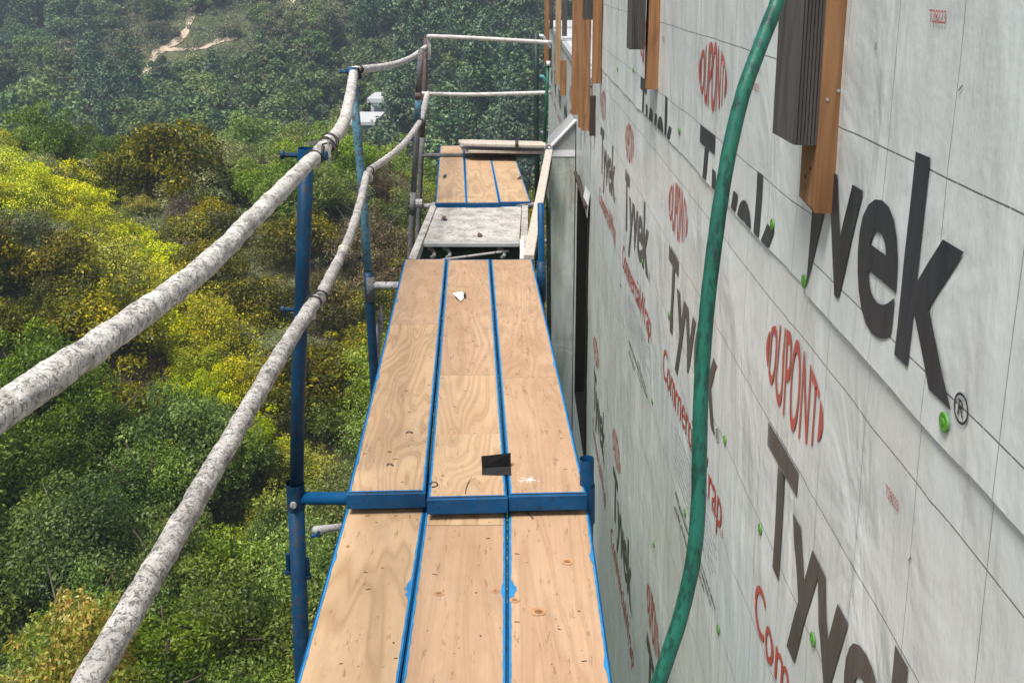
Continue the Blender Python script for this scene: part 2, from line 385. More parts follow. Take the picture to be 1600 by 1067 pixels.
LM['fartree'] = leaf_mat('leaf_far_tree', [(0, (0.056, 0.093, 0.045)), (.6, (0.125, 0.173, 0.072)), (1, (0.222, 0.262, 0.111))], .2)
LM['farscrub'] = leaf_mat('leaf_far_scrub', [(0, (0.076, 0.097, 0.055)), (.6, (0.146, 0.154, 0.086)), (1, (0.240, 0.214, 0.129))], .2)
LM['eucalypt'] = leaf_mat('leaf_eucalyptus', [(0, (0.086, 0.107, 0.063)), (.6, (0.195, 0.204, 0.116)), (1, (0.310, 0.291, 0.174))], .25)
M['bark'] = timber('bark', (.11, .085, .065), (.05, .04, .03), (6, 6, 1.2)); M['pale_bark'] = timber('pale_bark', (.36, .32, .28), (.2, .17, .15), (5, 5, 1.))
def leaf_quads(P, Nn, size, jit=.9, asp=2.0, r=None):
    """rhombic leaves at points P, leaning to normals Nn"""
    r = r or rng; n = len(P)
    nn = Nn + r.normal(0, jit, (n, 3)); nn /= np.linalg.norm(nn, axis=1, keepdims=True) + 1e-9
    a = np.cross(nn, r.normal(0, 1, (n, 3))); a /= np.linalg.norm(a, axis=1, keepdims=True) + 1e-9
    b = np.cross(nn, a); s = size * r.uniform(.6, 1.35, (n, 1))
    V = np.empty((n, 4, 3)); V[:, 0] = P - a * s; V[:, 1] = P - b * s / asp + nn * s * .12; V[:, 2] = P + a * s; V[:, 3] = P + b * s / asp + nn * s * .12
    return V.reshape(-1, 3)
def leaf_mesh(name, V, val, mat):
    n = len(V) // 4; me = bpy.data.meshes.new(name)
    me.vertices.add(len(V)); me.vertices.foreach_set('co', V.astype(np.float32).ravel())
    me.loops.add(len(V)); me.loops.foreach_set('vertex_index', np.arange(len(V), dtype=np.int32))
    me.polygons.add(n); me.polygons.foreach_set('loop_start', np.arange(0, len(V), 4, dtype=np.int32))
    me.polygons.foreach_set('loop_total', np.full(n, 4, np.int32))
    at_ = me.attributes.new('leaf', 'FLOAT', 'FACE'); at_.data.foreach_set('value', val.astype(np.float32))
    me.materials.append(mat); me.update(calc_edges=True); return me
def crown(kind, H, Rr, nlobes, nleaf, size, mat, seed, shape='round', base=.25, flower=None, hang=0.):
    r = np.random.default_rng(seed)
    # lobes spread through the crown's volume
    c = []; rad = []
    for i in range(nlobes):
        if shape == 'cone':
            h = (i + .5) / nlobes; rr = Rr * (1 - h) ** .75 * r.uniform(.35, .8); a = r.uniform(0, 6.28)
            c.append((math.cos(a) * rr, math.sin(a) * rr, H * (base + (1 - base) * h * .97))); rad.append(Rr * (.42 * (1 - h) + .16) * r.uniform(.8, 1.2))
        elif shape == 'tall':
            h = r.uniform(0, 1); rr = Rr * (1 - abs(h - .45) ** 2 * 1.8) * r.uniform(.2, .75); a = r.uniform(0, 6.28)
            c.append((math.cos(a) * rr, math.sin(a) * rr, H * (base + (1 - base) * h * .93))); rad.append(Rr * r.uniform(.24, .42))
        else:
            u = r.normal(0, 1, 3); u /= np.linalg.norm(u); u[2] = abs(u[2]) * 1.0 - .22; q = r.uniform(.35, .82)
            rl = Rr * r.uniform(.16, .38)
            if i % 5 == 0: q = r.uniform(.85, 1.12); rl = Rr * r.uniform(.12, .24)      # shoots standing out of the crown
            c.append((u[0] * Rr * q, u[1] * Rr * q, H * base + u[2] * H * (1 - base) * q * .86)); rad.append(rl)
    c = np.array(c); rad = np.array(rad); pw = rad ** 2; pw /= pw.sum()
    k = r.choice(nlobes, nleaf, p=pw)
    d = r.normal(0, 1, (nleaf, 3)); d /= np.linalg.norm(d, axis=1, keepdims=True)
    d[:, 2] = np.where(r.uniform(0, 1, nleaf) < .75, np.abs(d[:, 2]), d[:, 2])
    sh = 1 - np.abs(r.normal(0, .22, nleaf)); sh = np.clip(sh, .1, 1.08)
    spr = 1 + .25 * np.sin(d[:, 0] * 7 + k) * np.sin(d[:, 1] * 6 + 2 * k)
    P = c[k] + d * (rad[k] * sh * spr)[:, None]
    P[:, 2] -= hang * r.uniform(0, 1, nleaf) ** 2
    P[:, 2] = np.maximum(P[:, 2], .03 * H)
    V = leaf_quads(P, d + np.array([0, 0, .35]), size, r=r)
    lob = r.uniform(-.3, .3, nlobes)
    val = np.clip(r.beta(2.2, 2.2, nleaf) + lob[k], 0, 1)
    if flower is not None:      # flowers sit at the outside of some lobes
        fl = (r.uniform(0, 1, nleaf) < flower) & (sh > .75) & (d[:, 2] > -.1) & (r.uniform(0, 1, nlobes)[k] < .8)
        val = np.where(fl, r.uniform(.52, 1, nleaf), np.minimum(val, .42))
    return leaf_mesh('crown', V, val, mat)
def trunk_mesh(H, r0, seed, nl=5, spread=.5, lean=.1):
    rr = random.Random(seed); bm = bmesh.new()
    top = Vector((rr.uniform(-lean, lean) * H, rr.uniform(-lean, lean) * H, H * .72))
    mid = top * .5 + Vector((rr.uniform(-.05, .05) * H, rr.uniform(-.05, .05) * H, 0))
    main = spline([(0, 0, -.25), mid, top], 7)
    tube(bm, main, [r0 * (1 - .13 * i) for i in range(7)], seg=7)
    for i in range(nl):
        a = 6.28 * i / nl + rr.uniform(-.4, .4); st = main[rr.choice((2, 3, 4))]
        e = st + Vector((math.cos(a) * spread * H * rr.uniform(.5, 1), math.sin(a) * spread * H * rr.uniform(.5, 1), H * rr.uniform(.15, .4)))
        tube(bm, spline([st, (st + e) / 2 + Vector((0, 0, -.03 * H)), e], 5), [r0 * x for x in (.5, .4, .3, .2, .1)], seg=5)
    bmesh.ops.recalc_face_normals(bm, faces=bm.faces)
    me = bpy.data.meshes.new('trunk'); bm.to_mesh(me); bm.free(); return me
SP = {}   # kind -> list of (crown mesh, trunk mesh); unit: built at real size
def species(kind, n, H, Rr, nl, nleaf, size, mat, shape='round', base=.3, flower=None, r0=.06, bark='bark', hang=0., limbs=5):
    L = []
    for i in range(n):
        cm = crown(kind, H, Rr, nl, nleaf, size, LM[mat], hash_(kind) + i, shape, base, flower, hang)
        tm = trunk_mesh(H * (1.25 if kind in ('grey', 'brown') else 1), r0, hash_(kind) + i, nl=limbs + (4 if kind in ('grey', 'brown') else 0)); tm.materials.append(M[bark]); L.append((cm, tm))
    SP[kind] = L
def hash_(s): return sum(ord(c) * (i + 3) for i, c in enumerate(s)) % 9973
species('oak', 3, 4.2, 2.1, 43, 20000, .047, 'oak', r0=.12)
species('bright', 3, 3.0, 1.7, 35, 12000, .046, 'bright', r0=.08)
species('lime', 2, 2.6, 1.5, 30, 8500, 0.045, 'lime', r0=.05)
species('yellow', 3, 1.9, 1.45, 35, 10000, 0.036, 'yellow', base=.2, flower=.58, r0=.04)
species('olive', 3, 2.3, 1.55, 35, 9000, 0.046, 'olive', base=.25, r0=.06)
species('grey', 2, 1.7, 1.35, 30, 7500, 0.034, 'grey', base=.25, r0=.04)
species('sage', 3, 2.0, 1.45, 35, 8500, 0.04, 'sage', base=.25, r0=.05)
species('brown', 2, 5.0, 2.2, 42, 8500, 0.065, 'brown', base=.4, r0=.11)
species('red', 1, 5.6, 1.6, 26, 7000, .055, 'red', base=.6, r0=.09)
species('willow', 2, 4.6, 1.9, 36, 8000, .05, 'bright', 'tall', .2, r0=.07, hang=.7)
species('farpine', 3, 13, 3.8, 40, 8500, .21, 'farpine', 'cone', .1, r0=.3)
species('fartree', 3, 8, 3.9, 34, 8500, .2, 'fartree', base=.3, r0=.25)
species('farscrub', 3, 3.0, 2.5, 24, 3000, .15, 'farscrub', base=.15, r0=.1)
species('eucalypt', 2, 14, 3.4, 26, 4500, .22, 'eucalypt', 'tall', .45, r0=.2, bark='pale_bark', limbs=3)
NAME = dict(oak=('oak_tree', 'tree'), bright=('green_shrub', 'shrub'), lime=('lime_shrub', 'shrub'), yellow=('flowering_shrub', 'shrub'), olive=('olive_shrub', 'shrub'),
            grey=('dry_shrub', 'shrub'), sage=('sage_shrub', 'shrub'), brown=('brown_tree', 'tree'), red=('reddish_shrub', 'shrub'), willow=('willow_tree', 'tree'),
            farpine=('conifer_tree', 'tree'), fartree=('round_tree', 'tree'), farscrub=('hill_shrub', 'shrub'), eucalypt=('eucalyptus_tree', 'tree'))
DESC = dict(oak='dark green tree', bright='fresh green shrub', lime='lime green shrub', yellow='yellow flowering shrub', olive='olive brown shrub',
            grey='dry grey shrub', sage='pale sage shrub', brown='thin brownish tree', red='reddish green shrub', willow='airy willowy tree',
            farpine='tall dark conifer', fartree='rounded green tree', farscrub='low grey-green shrub', eucalypt='slender pale-trunked tree')
PLANTS = []
COUNT = {}
def zone(px, py, y):
    if y > 100:
        v = 'upper far hill' if py < 70 else ('middle far hill' if py < 135 else 'lower far hill')
        return v + (' left of trail' if px < 225 else (' by the trail' if px < 400 else (' above first post' if px < 560 else (' behind end rails' if px > 640 else ' right of second post'))))
    if y > 57: return 'in the valley behind the posts'
    if px > 480: return 'between the guard posts' if py < 420 else 'below the deck edge'
    if py < 300: return 'on the near crest'
    v = 'above top rail' if py < 640 - px * .8 else ('below lower rail' if px > 140 and py > 1064 - (px - 140) * 1.7 else 'between the rails')
    return v + (' far left' if px < 150 else (' by first post' if px > 330 else ' left of centre'))
def plant(kind, x, y, s, sz=None, z=None, label=None, group=None):
    i = COUNT.get(kind, 0); COUNT[kind] = i + 1
    cm, tm = SP[kind][i % len(SP[kind])]
    z = float(gz(x, y)) - .1 * s if z is None else z
    px, py = proj((x, y, z + 1.3 * s))
    nm, cat = NAME[kind]; zn = zone(px, py, y)
    o = empty(nm, (x, y, z), label or DESC[kind] + ' ' + zn, cat, group or (DESC[kind] + 's ' + zn))
    if not label: PLANTS.append((o, kind, zn, px, y))
    o.rotation_euler = (0, 0, random.uniform(0, 6.28)); o.scale = (s * random.uniform(.85, 1.2), s * random.uniform(.85, 1.2), sz or s * random.uniform(.85, 1.15))
    for n_, me in (('trunk', tm), ('crown', cm)):
        c = bpy.data.objects.new(n_, me); COL.objects.link(c); c.parent = o
    return o
def inr(px, py, x0, y0, x1, y1): return x0 <= px <= x1 and y0 <= py <= y1
def near_kind(px, py):
    q = random.random()
    if px < 60 and py > 1100: return None, 0
    if inr(px, py, 185, 555, 250, 610): return None, 0
    if px > 462:                      # right of the first post
        if py > 640: return ('willow', 1.) if q < .75 else ('bright', 1.2)
        if inr(px, py, 500, 530, 620, 650): return 'bright', 1.1
        if inr(px, py, 480, 290, 610, 430): return ('brown', .7) if q < .55 else ('olive', 1.1)
        if py < 340: return ('bright', 1.4) if q < .6 else ('sage', 1.5)
        return ('olive', 1.2) if q < .8 else ('yellow', .8)
    if inr(px, py, 320, 590, 462, 800): return ('lime', 1.) if q < .85 else ('yellow', .9)
    if px > 300 and py > 800: return ('bright', .85) if q < .35 and py < 1000 else ('oak', .75)
    if py > 790: return ('oak', random.uniform(.8, 1.2)) if q < .86 else ('bright', 1.15)
    if inr(px, py, 90, 640, 320, 790): return 'oak', .85
    if px <= 100 and 540 < py <= 790: return 'oak', .85
    if inr(px, py, 250, 480, 335, 640): return ('lime', .75) if q < .45 else (('yellow', .9) if q < .8 else ('sage', .8))
    # flowering belts falling from the upper left to the lower right
    if abs(py - (240 + .72 * px)) < 58 and px < 330: return ('yellow', 1.1) if q < .88 else ('sage', .8)
    if abs(py - (470 + .3 * (px - 240))) < 70 and px > 220: return ('yellow', 1.05) if q < .88 else ('sage', .8)
    if px < 130 and 240 < py < 360: return ('yellow', .9) if q < .6 else ('sage', 1.)
    if px < 200 and 380 < py < 500: return ('olive', 1.25) if q < .8 else ('yellow', .8)
    if inr(px, py, 225, 350, 310, 420): return 'grey', 1.05
    if inr(px, py, 100, 330, 225, 400): return ('grey', 1.) if q < .5 else ('sage', 1.)
    if py < 262:
        if px < 60: return ('bright', 1.1) if q < .5 else ('sage', 1.)
        if px < 175: return ('grey', 1.) if q < .5 else ('sage', 1.1)
        if px < 300: return ('olive', 1.35) if q < .75 else ('grey', 1.1)
        return ('sage', 1.25) if q < .75 else ('bright', 1.)
    if px > 400 and py < 300: return 'bright', 1.2
    if q < .62: return 'olive', 1.15
    return ('sage', 1.05) if q < .82 else (('grey', 1.) if q < .9 else ('yellow', .8))
yy = 14.0
while yy < 57:
    st = 1.75 + .012 * yy
    for xx in np.arange(-.68 * yy, .1 * yy + 1, st):
        x = xx + random.uniform(-.45, .45) * st; y = yy + random.uniform(-.45, .45) * st
        z = float(gz(x, y)); px, py = proj((x, y, z + 1.7))
        if px > 905 or py > 1650: continue
        k, s = near_kind(px, py)
        if k is None: continue
        s *= random.uniform(.8, 1.15)
        if k == 'olive' and y > 24:
            if random.random() < .12: continue
            s *= 1.15
        if k == 'oak':
            if random.random() < .42: continue
            s = min(s * 1.3, .95 if y < 23 else 1.45)
        if y > 44 and random.random() < .25: s *= 1.25
        plant(k, x, y, s)
    yy += st
for (px, Y, kind, s) in ((70, 52, 'oak', .9), (115, 51, 'oak', 1.0), (150, 50, 'oak', .8), (185, 54, 'oak', .7), (20, 53, 'oak', .8), (250, 53, 'olive', 1.4), (440, 54, 'bright', 1.2), (345, 55, 'sage', 1.5), (385, 55, 'sage', 1.6), (415, 56, 'sage', 1.3)):
    plant(kind, (px - 807) / FPX * Y, Y, s)
for yy in (60, 66, 72, 79, 87, 95):             # valley behind the crest, seen between the posts
    for xx in np.arange(-.3 * yy, .12 * yy, 4.6):
        x = xx + random.uniform(-1.5, 1.5); k = random.choice(('bright', 'bright', 'sage', 'olive'))
        plant(k, x, yy + random.uniform(-2, 2), random.uniform(1.5, 2.3))
def far_kind(px, py):
    k, s = far_kind0(px, py)
    return k, s * (1.3 if k == 'fartree' else 1.1)
def far_kind0(px, py):
    q = random.random()
    for a, b in PATH_PX:
        if abs(px - a) < 20 and -4 < py - b < 38: return None, 0
    if px > 600: return ('farpine', random.uniform(.8, 1.25)) if q < .72 else ('fartree', 1.)
    if px < 180 and py < 85: return ('farpine', .75) if q < .6 else ('fartree', .9)
    if inr(px, py, 150, 0, 420, 135): return ('farscrub', random.uniform(.8, 1.4)) if q < .88 else ('fartree', .55)
    if py > 140: return ('fartree', random.uniform(.75, 1.15)) if q < .75 else ('farpine', .75)
    if inr(px, py, 400, 40, 600, 140): return ('fartree', .8) if q < .4 else (('farscrub', 1.3) if q < .75 else ('farpine', .65))
    return ('fartree', .8) if q < .5 else ('farscrub', 1.4)
yy = 106.0
while yy < 236:
    st = 5.3 + (yy - 106) * .012
    for xx in np.arange(-.6 * yy, .09 * yy, st):
        x = xx + random.uniform(-.45, .45) * st; y = yy + random.uniform(-.45, .45) * st
        px, py = proj((x, y, float(gz(x, y)) + 2))
        if px > 890 or py < -60: continue
        if inr(px, py, 515, 150, 612, 236) and y < 128: continue
        k, s = far_kind(px, py)
        if k: plant(k, x, y, s * random.uniform(.85, 1.15))
    yy += st * .9
for px, py, s in ((464, 108, .75), (436, 112, .65), (520, 95, .7)):
    h = hit(px, py, 100); plant('eucalypt', h.x, h.y, s)
plant('red', -.515 * 13.6, 13.6, .62, 1.08, label='reddish leaved bushy tree in the bottom left corner')
def palm(px, py, s):
    h = hit(px, py, 100); r = np.random.default_rng(px)
    o = empty('palm_tree', h, 'dark spreading palm %s at the foot of the far hill' % ('left of the far loose boards' if px < 750 else 'above the far loose boards'), 'palm')
    bm = T([(0, 0, -.3), (.1, 0, 2.5 * s), (.15, .1, 5 * s)], [.3, .24, .22], seg=8); mk('trunk', bm, M['bark'], o)
    Vs = []
    for i in range(34):
        a = r.uniform(0, 6.28); el = r.uniform(-.5, 1.2); L = 2.6 * s * r.uniform(.8, 1.1)
        p = np.array([.15, .1, 5 * s]); dr = np.array([math.cos(a) * math.cos(el), math.sin(a) * math.cos(el), math.sin(el)])
        for j in range(9):
            f = j / 9; q = p + dr * L * f + np.array([0, 0, -1.4 * s * f * f]); side = np.array([-math.sin(a), math.cos(a), 0])
            for sg in (-1, 1):
                e = q + side * sg * .55 * s * (1 - .6 * f) + np.array([0, 0, -.25]) + dr * .3; wv = dr * .1
                Vs += [q - wv, q + wv, e + wv * .4, e - wv * .4]
    V = np.array(Vs); link('crown', leaf_mesh('crown', V, r.uniform(.2, .7, len(V) // 4), LM['farpine']), None, o)
palm(722, 205, .9); palm(778, 200, .85)
def on_path(px, py): return any(abs(px - a) < 12 and -3 < py - b < 9 for a, b in PATH_PX)
def in_belt(px, py): return (abs(py - (250 + .72 * px)) < 60 and px < 330) or (abs(py - (490 + .3 * (px - 240))) < 75 and 220 < px < 470)
def tufts(name, N_, yr, tl, tr, rad, nleaf, size, mat, label, seed, zo=0., keep=None):
    r = np.random.default_rng(seed)
    y = r.uniform(yr[0], yr[1], N_); x = (tl + (tr - tl) * r.uniform(0, 1, N_)) * y
    z = gz(x, y)
    if keep:
        m_ = np.array([keep(*proj((a, b, c + .4))) for a, b, c in zip(x, y, z)]); x, y, z = x[m_], y[m_], z[m_]; N_ = len(x)
    n = N_ * nleaf; k = np.repeat(np.arange(N_), nleaf)
    d = r.normal(0, 1, (n, 3)); d /= np.linalg.norm(d, axis=1, keepdims=True); d[:, 2] = np.abs(d[:, 2])
    rr = rad * r.uniform(.5, 1.4, N_)
    P = np.stack([x, y, z - .1 * rr + zo], 1)[k] + d * (rr[k] * r.uniform(.75, 1.05, n))[:, None]
    V = leaf_quads(P, d, size, r=r)
    val = np.clip(r.beta(2, 2, n) + r.uniform(-.25, .25, N_)[k], 0, 1)
    tag(link(name, leaf_mesh(name, V, val, LM[mat])), label, kind='stuff')
tufts('hill_scrub', 8500, (104, 245), -.62, .1, 1.35, 60, .16, 'farscrub', 'low scrub covering the far hillside', 3, keep=lambda px, py: random.random() < .3 or not on_path(px, py))
tufts('ground_cover', 2600, (11, 58), -.7, .12, .5, 60, .06, 'sage', 'weeds and low growth between the shrubs', 4)
tufts('yellow_flowers', 2600, (24, 52), -.56, -.2, .55, 70, .038, 'yellow', 'yellow wildflowers among the shrubs on the near slope', 5, keep=in_belt)
h0 = hit(215, 590, 14)
r_ = np.random.default_rng(8); n_ = 9000
gx = h0.x + r_.normal(0, 1.0, n_); gy = h0.y + r_.normal(0, 1.6, n_)
P = np.stack([gx, gy, gz(gx, gy) + r_.uniform(0, .45, n_)], 1)
LM['straw'] = leaf_mat('leaf_dry_grass', [(0, (.25, .19, .1)), (.5, (.42, .32, .17)), (1, (.58, .47, .27))])
tag(link('dry_grass', leaf_mesh('dry_grass', leaf_quads(P, np.tile([1., -1., .2], (n_, 1)), .1, asp=6., r=r_), r_.uniform(0, 1, n_), LM['straw'])), 'dry straw coloured grass patch between the shrubs', kind='stuff')

ORD = ['leftmost', 'second from left', 'third from left', 'fourth from left', 'fifth from left', 'sixth from left', 'seventh from left', 'eighth from left', 'ninth from left', 'tenth from left', 'eleventh from left', 'twelfth from left']
def number_plants():
    G = {}
    for p in PLANTS: G.setdefault((p[1], p[2]), []).append(p)
    for (k, zn), L in G.items():
        if len(L) == 1: continue
        L.sort(key=lambda p: p[4]); nr = 1 if len(L) <= 4 else (2 if len(L) <= 10 else 3 + (len(L) > 30))
        rows = [L[len(L) * i // nr:len(L) * (i + 1) // nr] for i in range(nr)]
        rn = {1: [''], 2: [', front row', ', back row'], 3: [', front row', ', middle row', ', back row'], 4: [', front row', ', second row', ', third row', ', back row']}[nr]
        for rw, nm_ in zip(rows, rn):
            rw.sort(key=lambda p: p[3])
            for i, p in enumerate(rw):
                t_ = ORD[i] if i < len(ORD) else 'near right end'
                if i == len(rw) - 1: t_ = 'rightmost'
                p[0]['label'] = DESC[k] + ' ' + zn + ', ' + t_ + nm_.replace(',', ' in') if nm_ else DESC[k] + ' ' + zn + ', ' + t_
number_plants()

# house far in the valley
def far_house():
    Y = 112.; k = Y / FPX
    def X(px): return (px - 807) * k
    def Z(py): return CAMH - (py + 35) * k
    o = empty('hillside_house', (X(560), Y, Z(235)), 'white flat roofed house in the trees behind the second blue post', 'house')
    o0 = Vector(o.location)
    def bx(n, a, b, m, par=o):
        q = mk(n, B((Vector(a) - o0, Vector(b) - o0)), m, par); return q
    bx('wall', (X(536), Y, Z(262)), (X(577), Y + 7, Z(192)), M['plaster'])
    bx('wall', (X(500), Y - 2, Z(262)), (X(534), Y + 4, Z(219)), M['plaster'])
    bx('wall', (X(562), Y + 8, Z(240)), (X(597), Y + 14, Z(172)), M['plaster'])
    bx('roof', (X(528), Y - 1, Z(191)), (X(586), Y + 7.8, Z(186)), M['white_roof'])
    bx('roof', (X(490), Y - 3, Z(218)), (X(538), Y + 4.5, Z(214)), M['white_roof'])
    bx('roof', (X(556), Y + 7.9, Z(171)), (X(606), Y + 15, Z(164)), M['white_roof'])
    for a, b, c, d, yy in ((541, 197, 556, 214, Y), (568, 199, 574, 216, Y), (505, 224, 528, 236, Y - 2), (568, 176, 592, 188, Y + 8)):
        bx('window', (X(a), yy - .12, Z(d)), (X(c), yy - .03, Z(b)), M['dark_glass2'])
far_house()
def white_shed():
    Y = 58.; k = Y / FPX
    a = Vector(((487 - 807) * k, Y, CAMH - 470 * k)); b = Vector(((523 - 807) * k, Y + 3, CAMH - 352 * k))
    o = empty('garden_shed', a, 'white shed glimpsed through the brown tree by the first post', 'shed')
    mk('wall', B(((0, 0, 0), b - a)), M['plaster'], o); mk('roof', B(((-.2, -.2, b.z - a.z + .003), (b.x - a.x + .2, 3.2, b.z - a.z + .1))), M['white_roof'], o)
white_shed()

# ------------------------------------------------------------------ building with house wrap
XW = .564
house = empty('house_under_construction', (XW, 2, -10), 'tall house wall sheathed in printed white wrap along the scaffold', 'building')
def hp(name, bm, m): # a part of the house, built in world coordinates
    o = mk(name, bm, m, house); o.matrix_parent_inverse = Matrix.Translation((-XW, -2, 10)); return o
def hkeep(o):
    o.parent = house; o.matrix_parent_inverse = Matrix.Translation((-XW, -2, 10)); return o
WY0, WY1, WTOP, WB = -1.6, 6.6, 3.3, -12.
hp('sheathing', B(((XW + .006, WY0, WB), (.74, WY1, WTOP))), M['tan_wood'])
hp('sheathing', B(((XW + .006, WY1 + .003, WB), (.74, 7.3, .78)), ((XW + .006, 7.303, WB), (.74, 8.6, -2.2)), ((XW + .006, 7.303, -.13), (.74, 8.6, .78)), ((XW + .006, 8.603, WB), (.74, 17., .78))), M['tan_wood'])
def disp(y, z):
    v = Vector((0, y * 1.15, z * .75))
    rdg = 1 - abs(mnoise.noise(Vector((2, y * 2.6 + z * .8, z * 1.5 - y * .5))))
    return .0065 * mnoise.noise(v) + .0034 * mnoise.noise(v * 3.1 + Vector((5, 0, 0))) + .0035 * rdg ** 9 + .0011 * mnoise.noise(Vector((9, y * 9, z * 2.2)))
def flare_x(y, z, ze):
    if z > ze + .1: return 0.
    return (.001 + .005 * max(0, mnoise.noise(Vector((y * 3, 7, 0))))) * min(1, 1 - (z - ze) / .1) ** 1.5
def sheet(name, x0, y0, y1, z0, z1, m, step=.035, flare=False, ragged=None):
    ny, nz = max(2, int((y1 - y0) / step)), max(2, int((z1 - z0) / step))
    vs_ = []
    for j in range(nz + 1):
        for i in range(ny + 1):
            y = y0 + (y1 - y0) * i / ny; z = z0 + (z1 - z0) * j / nz
            if flare and j: z = z0 + (z1 - z0) * (j / nz) ** 1.5
            zr = z
            if flare and j < 4: z += (.007 * mnoise.noise(Vector((y * 2.3, 3, 0))) + .003 * mnoise.noise(Vector((y * 9, 3, 0)))) * (1 - j / 4)
            vs_.append((x0 - disp(y, zr) - (flare_x(y, zr, z0) if flare else 0), y, z))
    fs = [(j * (ny + 1) + i, (j + 1) * (ny + 1) + i, (j + 1) * (ny + 1) + i + 1, j * (ny + 1) + i + 1) for j in range(nz) for i in range(ny)]
    return hkeep(pyd(name, vs_, fs, m, None, True))
X_LOW, X_UL, X_UR = XW - .004, XW - .0068, XW - .009
low = sheet('wrap_sheet', X_LOW, WY0, 7.3, -3.2, 1.06, M['wrap_low'], .028)
lowb = sheet('wrap_sheet', X_LOW, WY0, 7.3, -12, -3.15, M['wrap_low'], .3)
ul = sheet('wrap_sheet', X_UL, 1.6, WY1, 1.008, WTOP, M['wrap_ul'], .028, True)
ur = sheet('wrap_sheet', X_UR, WY0, 1.80, 1.0, WTOP, M['wrap_ur'], .025, True)
far_sheet = sheet('wrap_sheet', X_LOW, 8.6, 17., -3.2, .78, M['wrap_far'], .1)
sheet('wrap_sheet', X_LOW, 7.3, 8.6, -.13, .78, M['wrap_far'], .08); sheet('wrap_sheet', X_LOW, 7.3, 8.6, -4, -2.2, M['wrap_far'], .1)
# the white roof beyond the tall wall, with its drip edge
hp('roof', B(((XW + .03, WY1 + .01, .784), (9., 17.6, .85))), M['white_roof'])
hp('drip_edge', B(((XW - .03, 7.4, .79), (XW + .027, 17.6, .853))), M['trim'])
# window
win = hp('window', B(((XW + .1, 7.33, -2.17), (XW + .12, 8.57, -.16))), M['glass'])
def sub(o, par):
    o.parent = par; o.matrix_parent_inverse = Matrix.Translation((-XW, -2, 10)) @ Matrix.Identity(4); return o
sub(mk('frame', B(((XW - .02, 7.3, -2.2), (XW + .1, 7.33, -.13)), ((XW - .02, 8.57, -2.2), (XW + .1, 8.6, -.13)), ((XW - .02, 7.333, -2.2), (XW + .1, 8.567, -2.172)), ((XW - .02, 7.333, -.158), (XW + .1, 8.567, -.13)), ((XW + .04, 7.93, -2.17), (XW + .098, 7.97, -.16))), M['frame']), win)
win.children[0].matrix_parent_inverse = Matrix.Identity(4)
fl_ = [(XW - .02, 7.25, -.1), (XW - .035, 7.6, -.1), (XW - .02, 7.6, -.01), (XW - .008, 7.25, .0), (XW - .03, 7.35, -.18), (XW - .025, 7.28, -.2)]
hp('head_flashing', B(((XW - .05, 7.28, -.125), (XW - .022, 8.65, -.1))), M['dark_wood'])
hkeep(pyd('wrap_flap', fl_, [(0, 1, 2, 3), (0, 5, 4, 1)], M['white_metal']))
# bump-out
BY = 9.1
hp('bump_out', B(((.313, BY, WB), (XW - .012, 9.8, 0.0))), M['wrap_bump'])
hp('flashing_band', B(((.309, BY - .006, -.05), (XW - .014, BY - .001, .012))), M['white_metal'])
tri = bmesh.new()
a = [tri.verts.new(p) for p in ((.32, BY, .014), (XW - .013, BY, .014), (XW - .013, BY, .27), (.32, 9.8, .014), (XW - .013, 9.8, .014), (XW - .013, 9.8, .27))]
for q in ((0, 1, 2), (5, 4, 3), (0, 3, 4, 1), (1, 4, 5, 2), (2, 5, 3, 0)): tri.faces.new([a[i] for i in q])
hp('bump_out_cap', tri, M['grey_sheet'])
hp('cap_trim', T([(.31, BY - .012, .03), (XW - .01, BY - .012, .295)], .018, seg=6), M['white_metal'])

# ---- printing on the wrap
def text_bm(s, off=.0):
    c = bpy.data.curves.new('t', 'FONT'); c.body = s; c.size = 1; c.offset = off; c.resolution_u = 5
    o = bpy.data.objects.new('t', c); me = o.to_mesh(); bm = bmesh.new(); bm.from_mesh(me); o.to_mesh_clear()
    bpy.data.objects.remove(o); bpy.data.curves.remove(c); return bm
_b = text_bm('T'); CAPH = max(v.co.y for v in _b.verts); _b.free()
def cuts(bm, step, lo, hi, ax):
    x = math.ceil(lo / step) * step
    while x < hi:
        n = Vector((1, 0, 0)) if ax == 0 else Vector((0, 1, 0))
        bmesh.ops.bisect_plane(bm, geom=bm.verts[:] + bm.edges[:] + bm.faces[:], plane_co=n * x, plane_no=n); x += step
def clip(bm, co, no): bmesh.ops.bisect_plane(bm, geom=bm.verts[:] + bm.edges[:] + bm.faces[:], plane_co=Vector(co), plane_no=Vector(no), clear_outer=True)
def onto(bm, par, x0, y0, z0, m, name, zmin=None, ymax=None, step=.03):
    """flat print (x right, y up) laid on the wall: x runs towards -Y"""
    if ymax is not None: clip(bm, (y0 - ymax, 0, 0), (-1, 0, 0))
    if zmin is not None: clip(bm, (0, zmin - z0, 0), (0, -1, 0))
    if not bm.verts: bm.free(); return
    xs = [v.co.x for v in bm.verts]; ys = [v.co.y for v in bm.verts]
    cuts(bm, step, min(xs), max(xs), 0); cuts(bm, step, min(ys), max(ys), 1)
    for v in bm.verts:
        y, z = y0 - v.co.x, z0 + v.co.y
        fl = flare_x(y, z, 1.008) if par is ul else (flare_x(y, z, 1.0) if par is ur else 0)
        v.co = (x0 - disp(y, z) - .0022 - fl, y, z)
    me = bpy.data.meshes.new(name); bm.to_mesh(me); bm.free()
    o = link(name, me, m, par)
    if name == 'small_print': o['kind'] = 'stuff'
    return o
def word(s, width, cap, off=.022):
    bm = text_bm(s, off); xs = [v.co.x for v in bm.verts]; a, b = min(xs), max(xs)
    for v in bm.verts: v.co = ((v.co.x - a) / (b - a) * width, v.co.y / CAPH * cap, 0)
    return bm
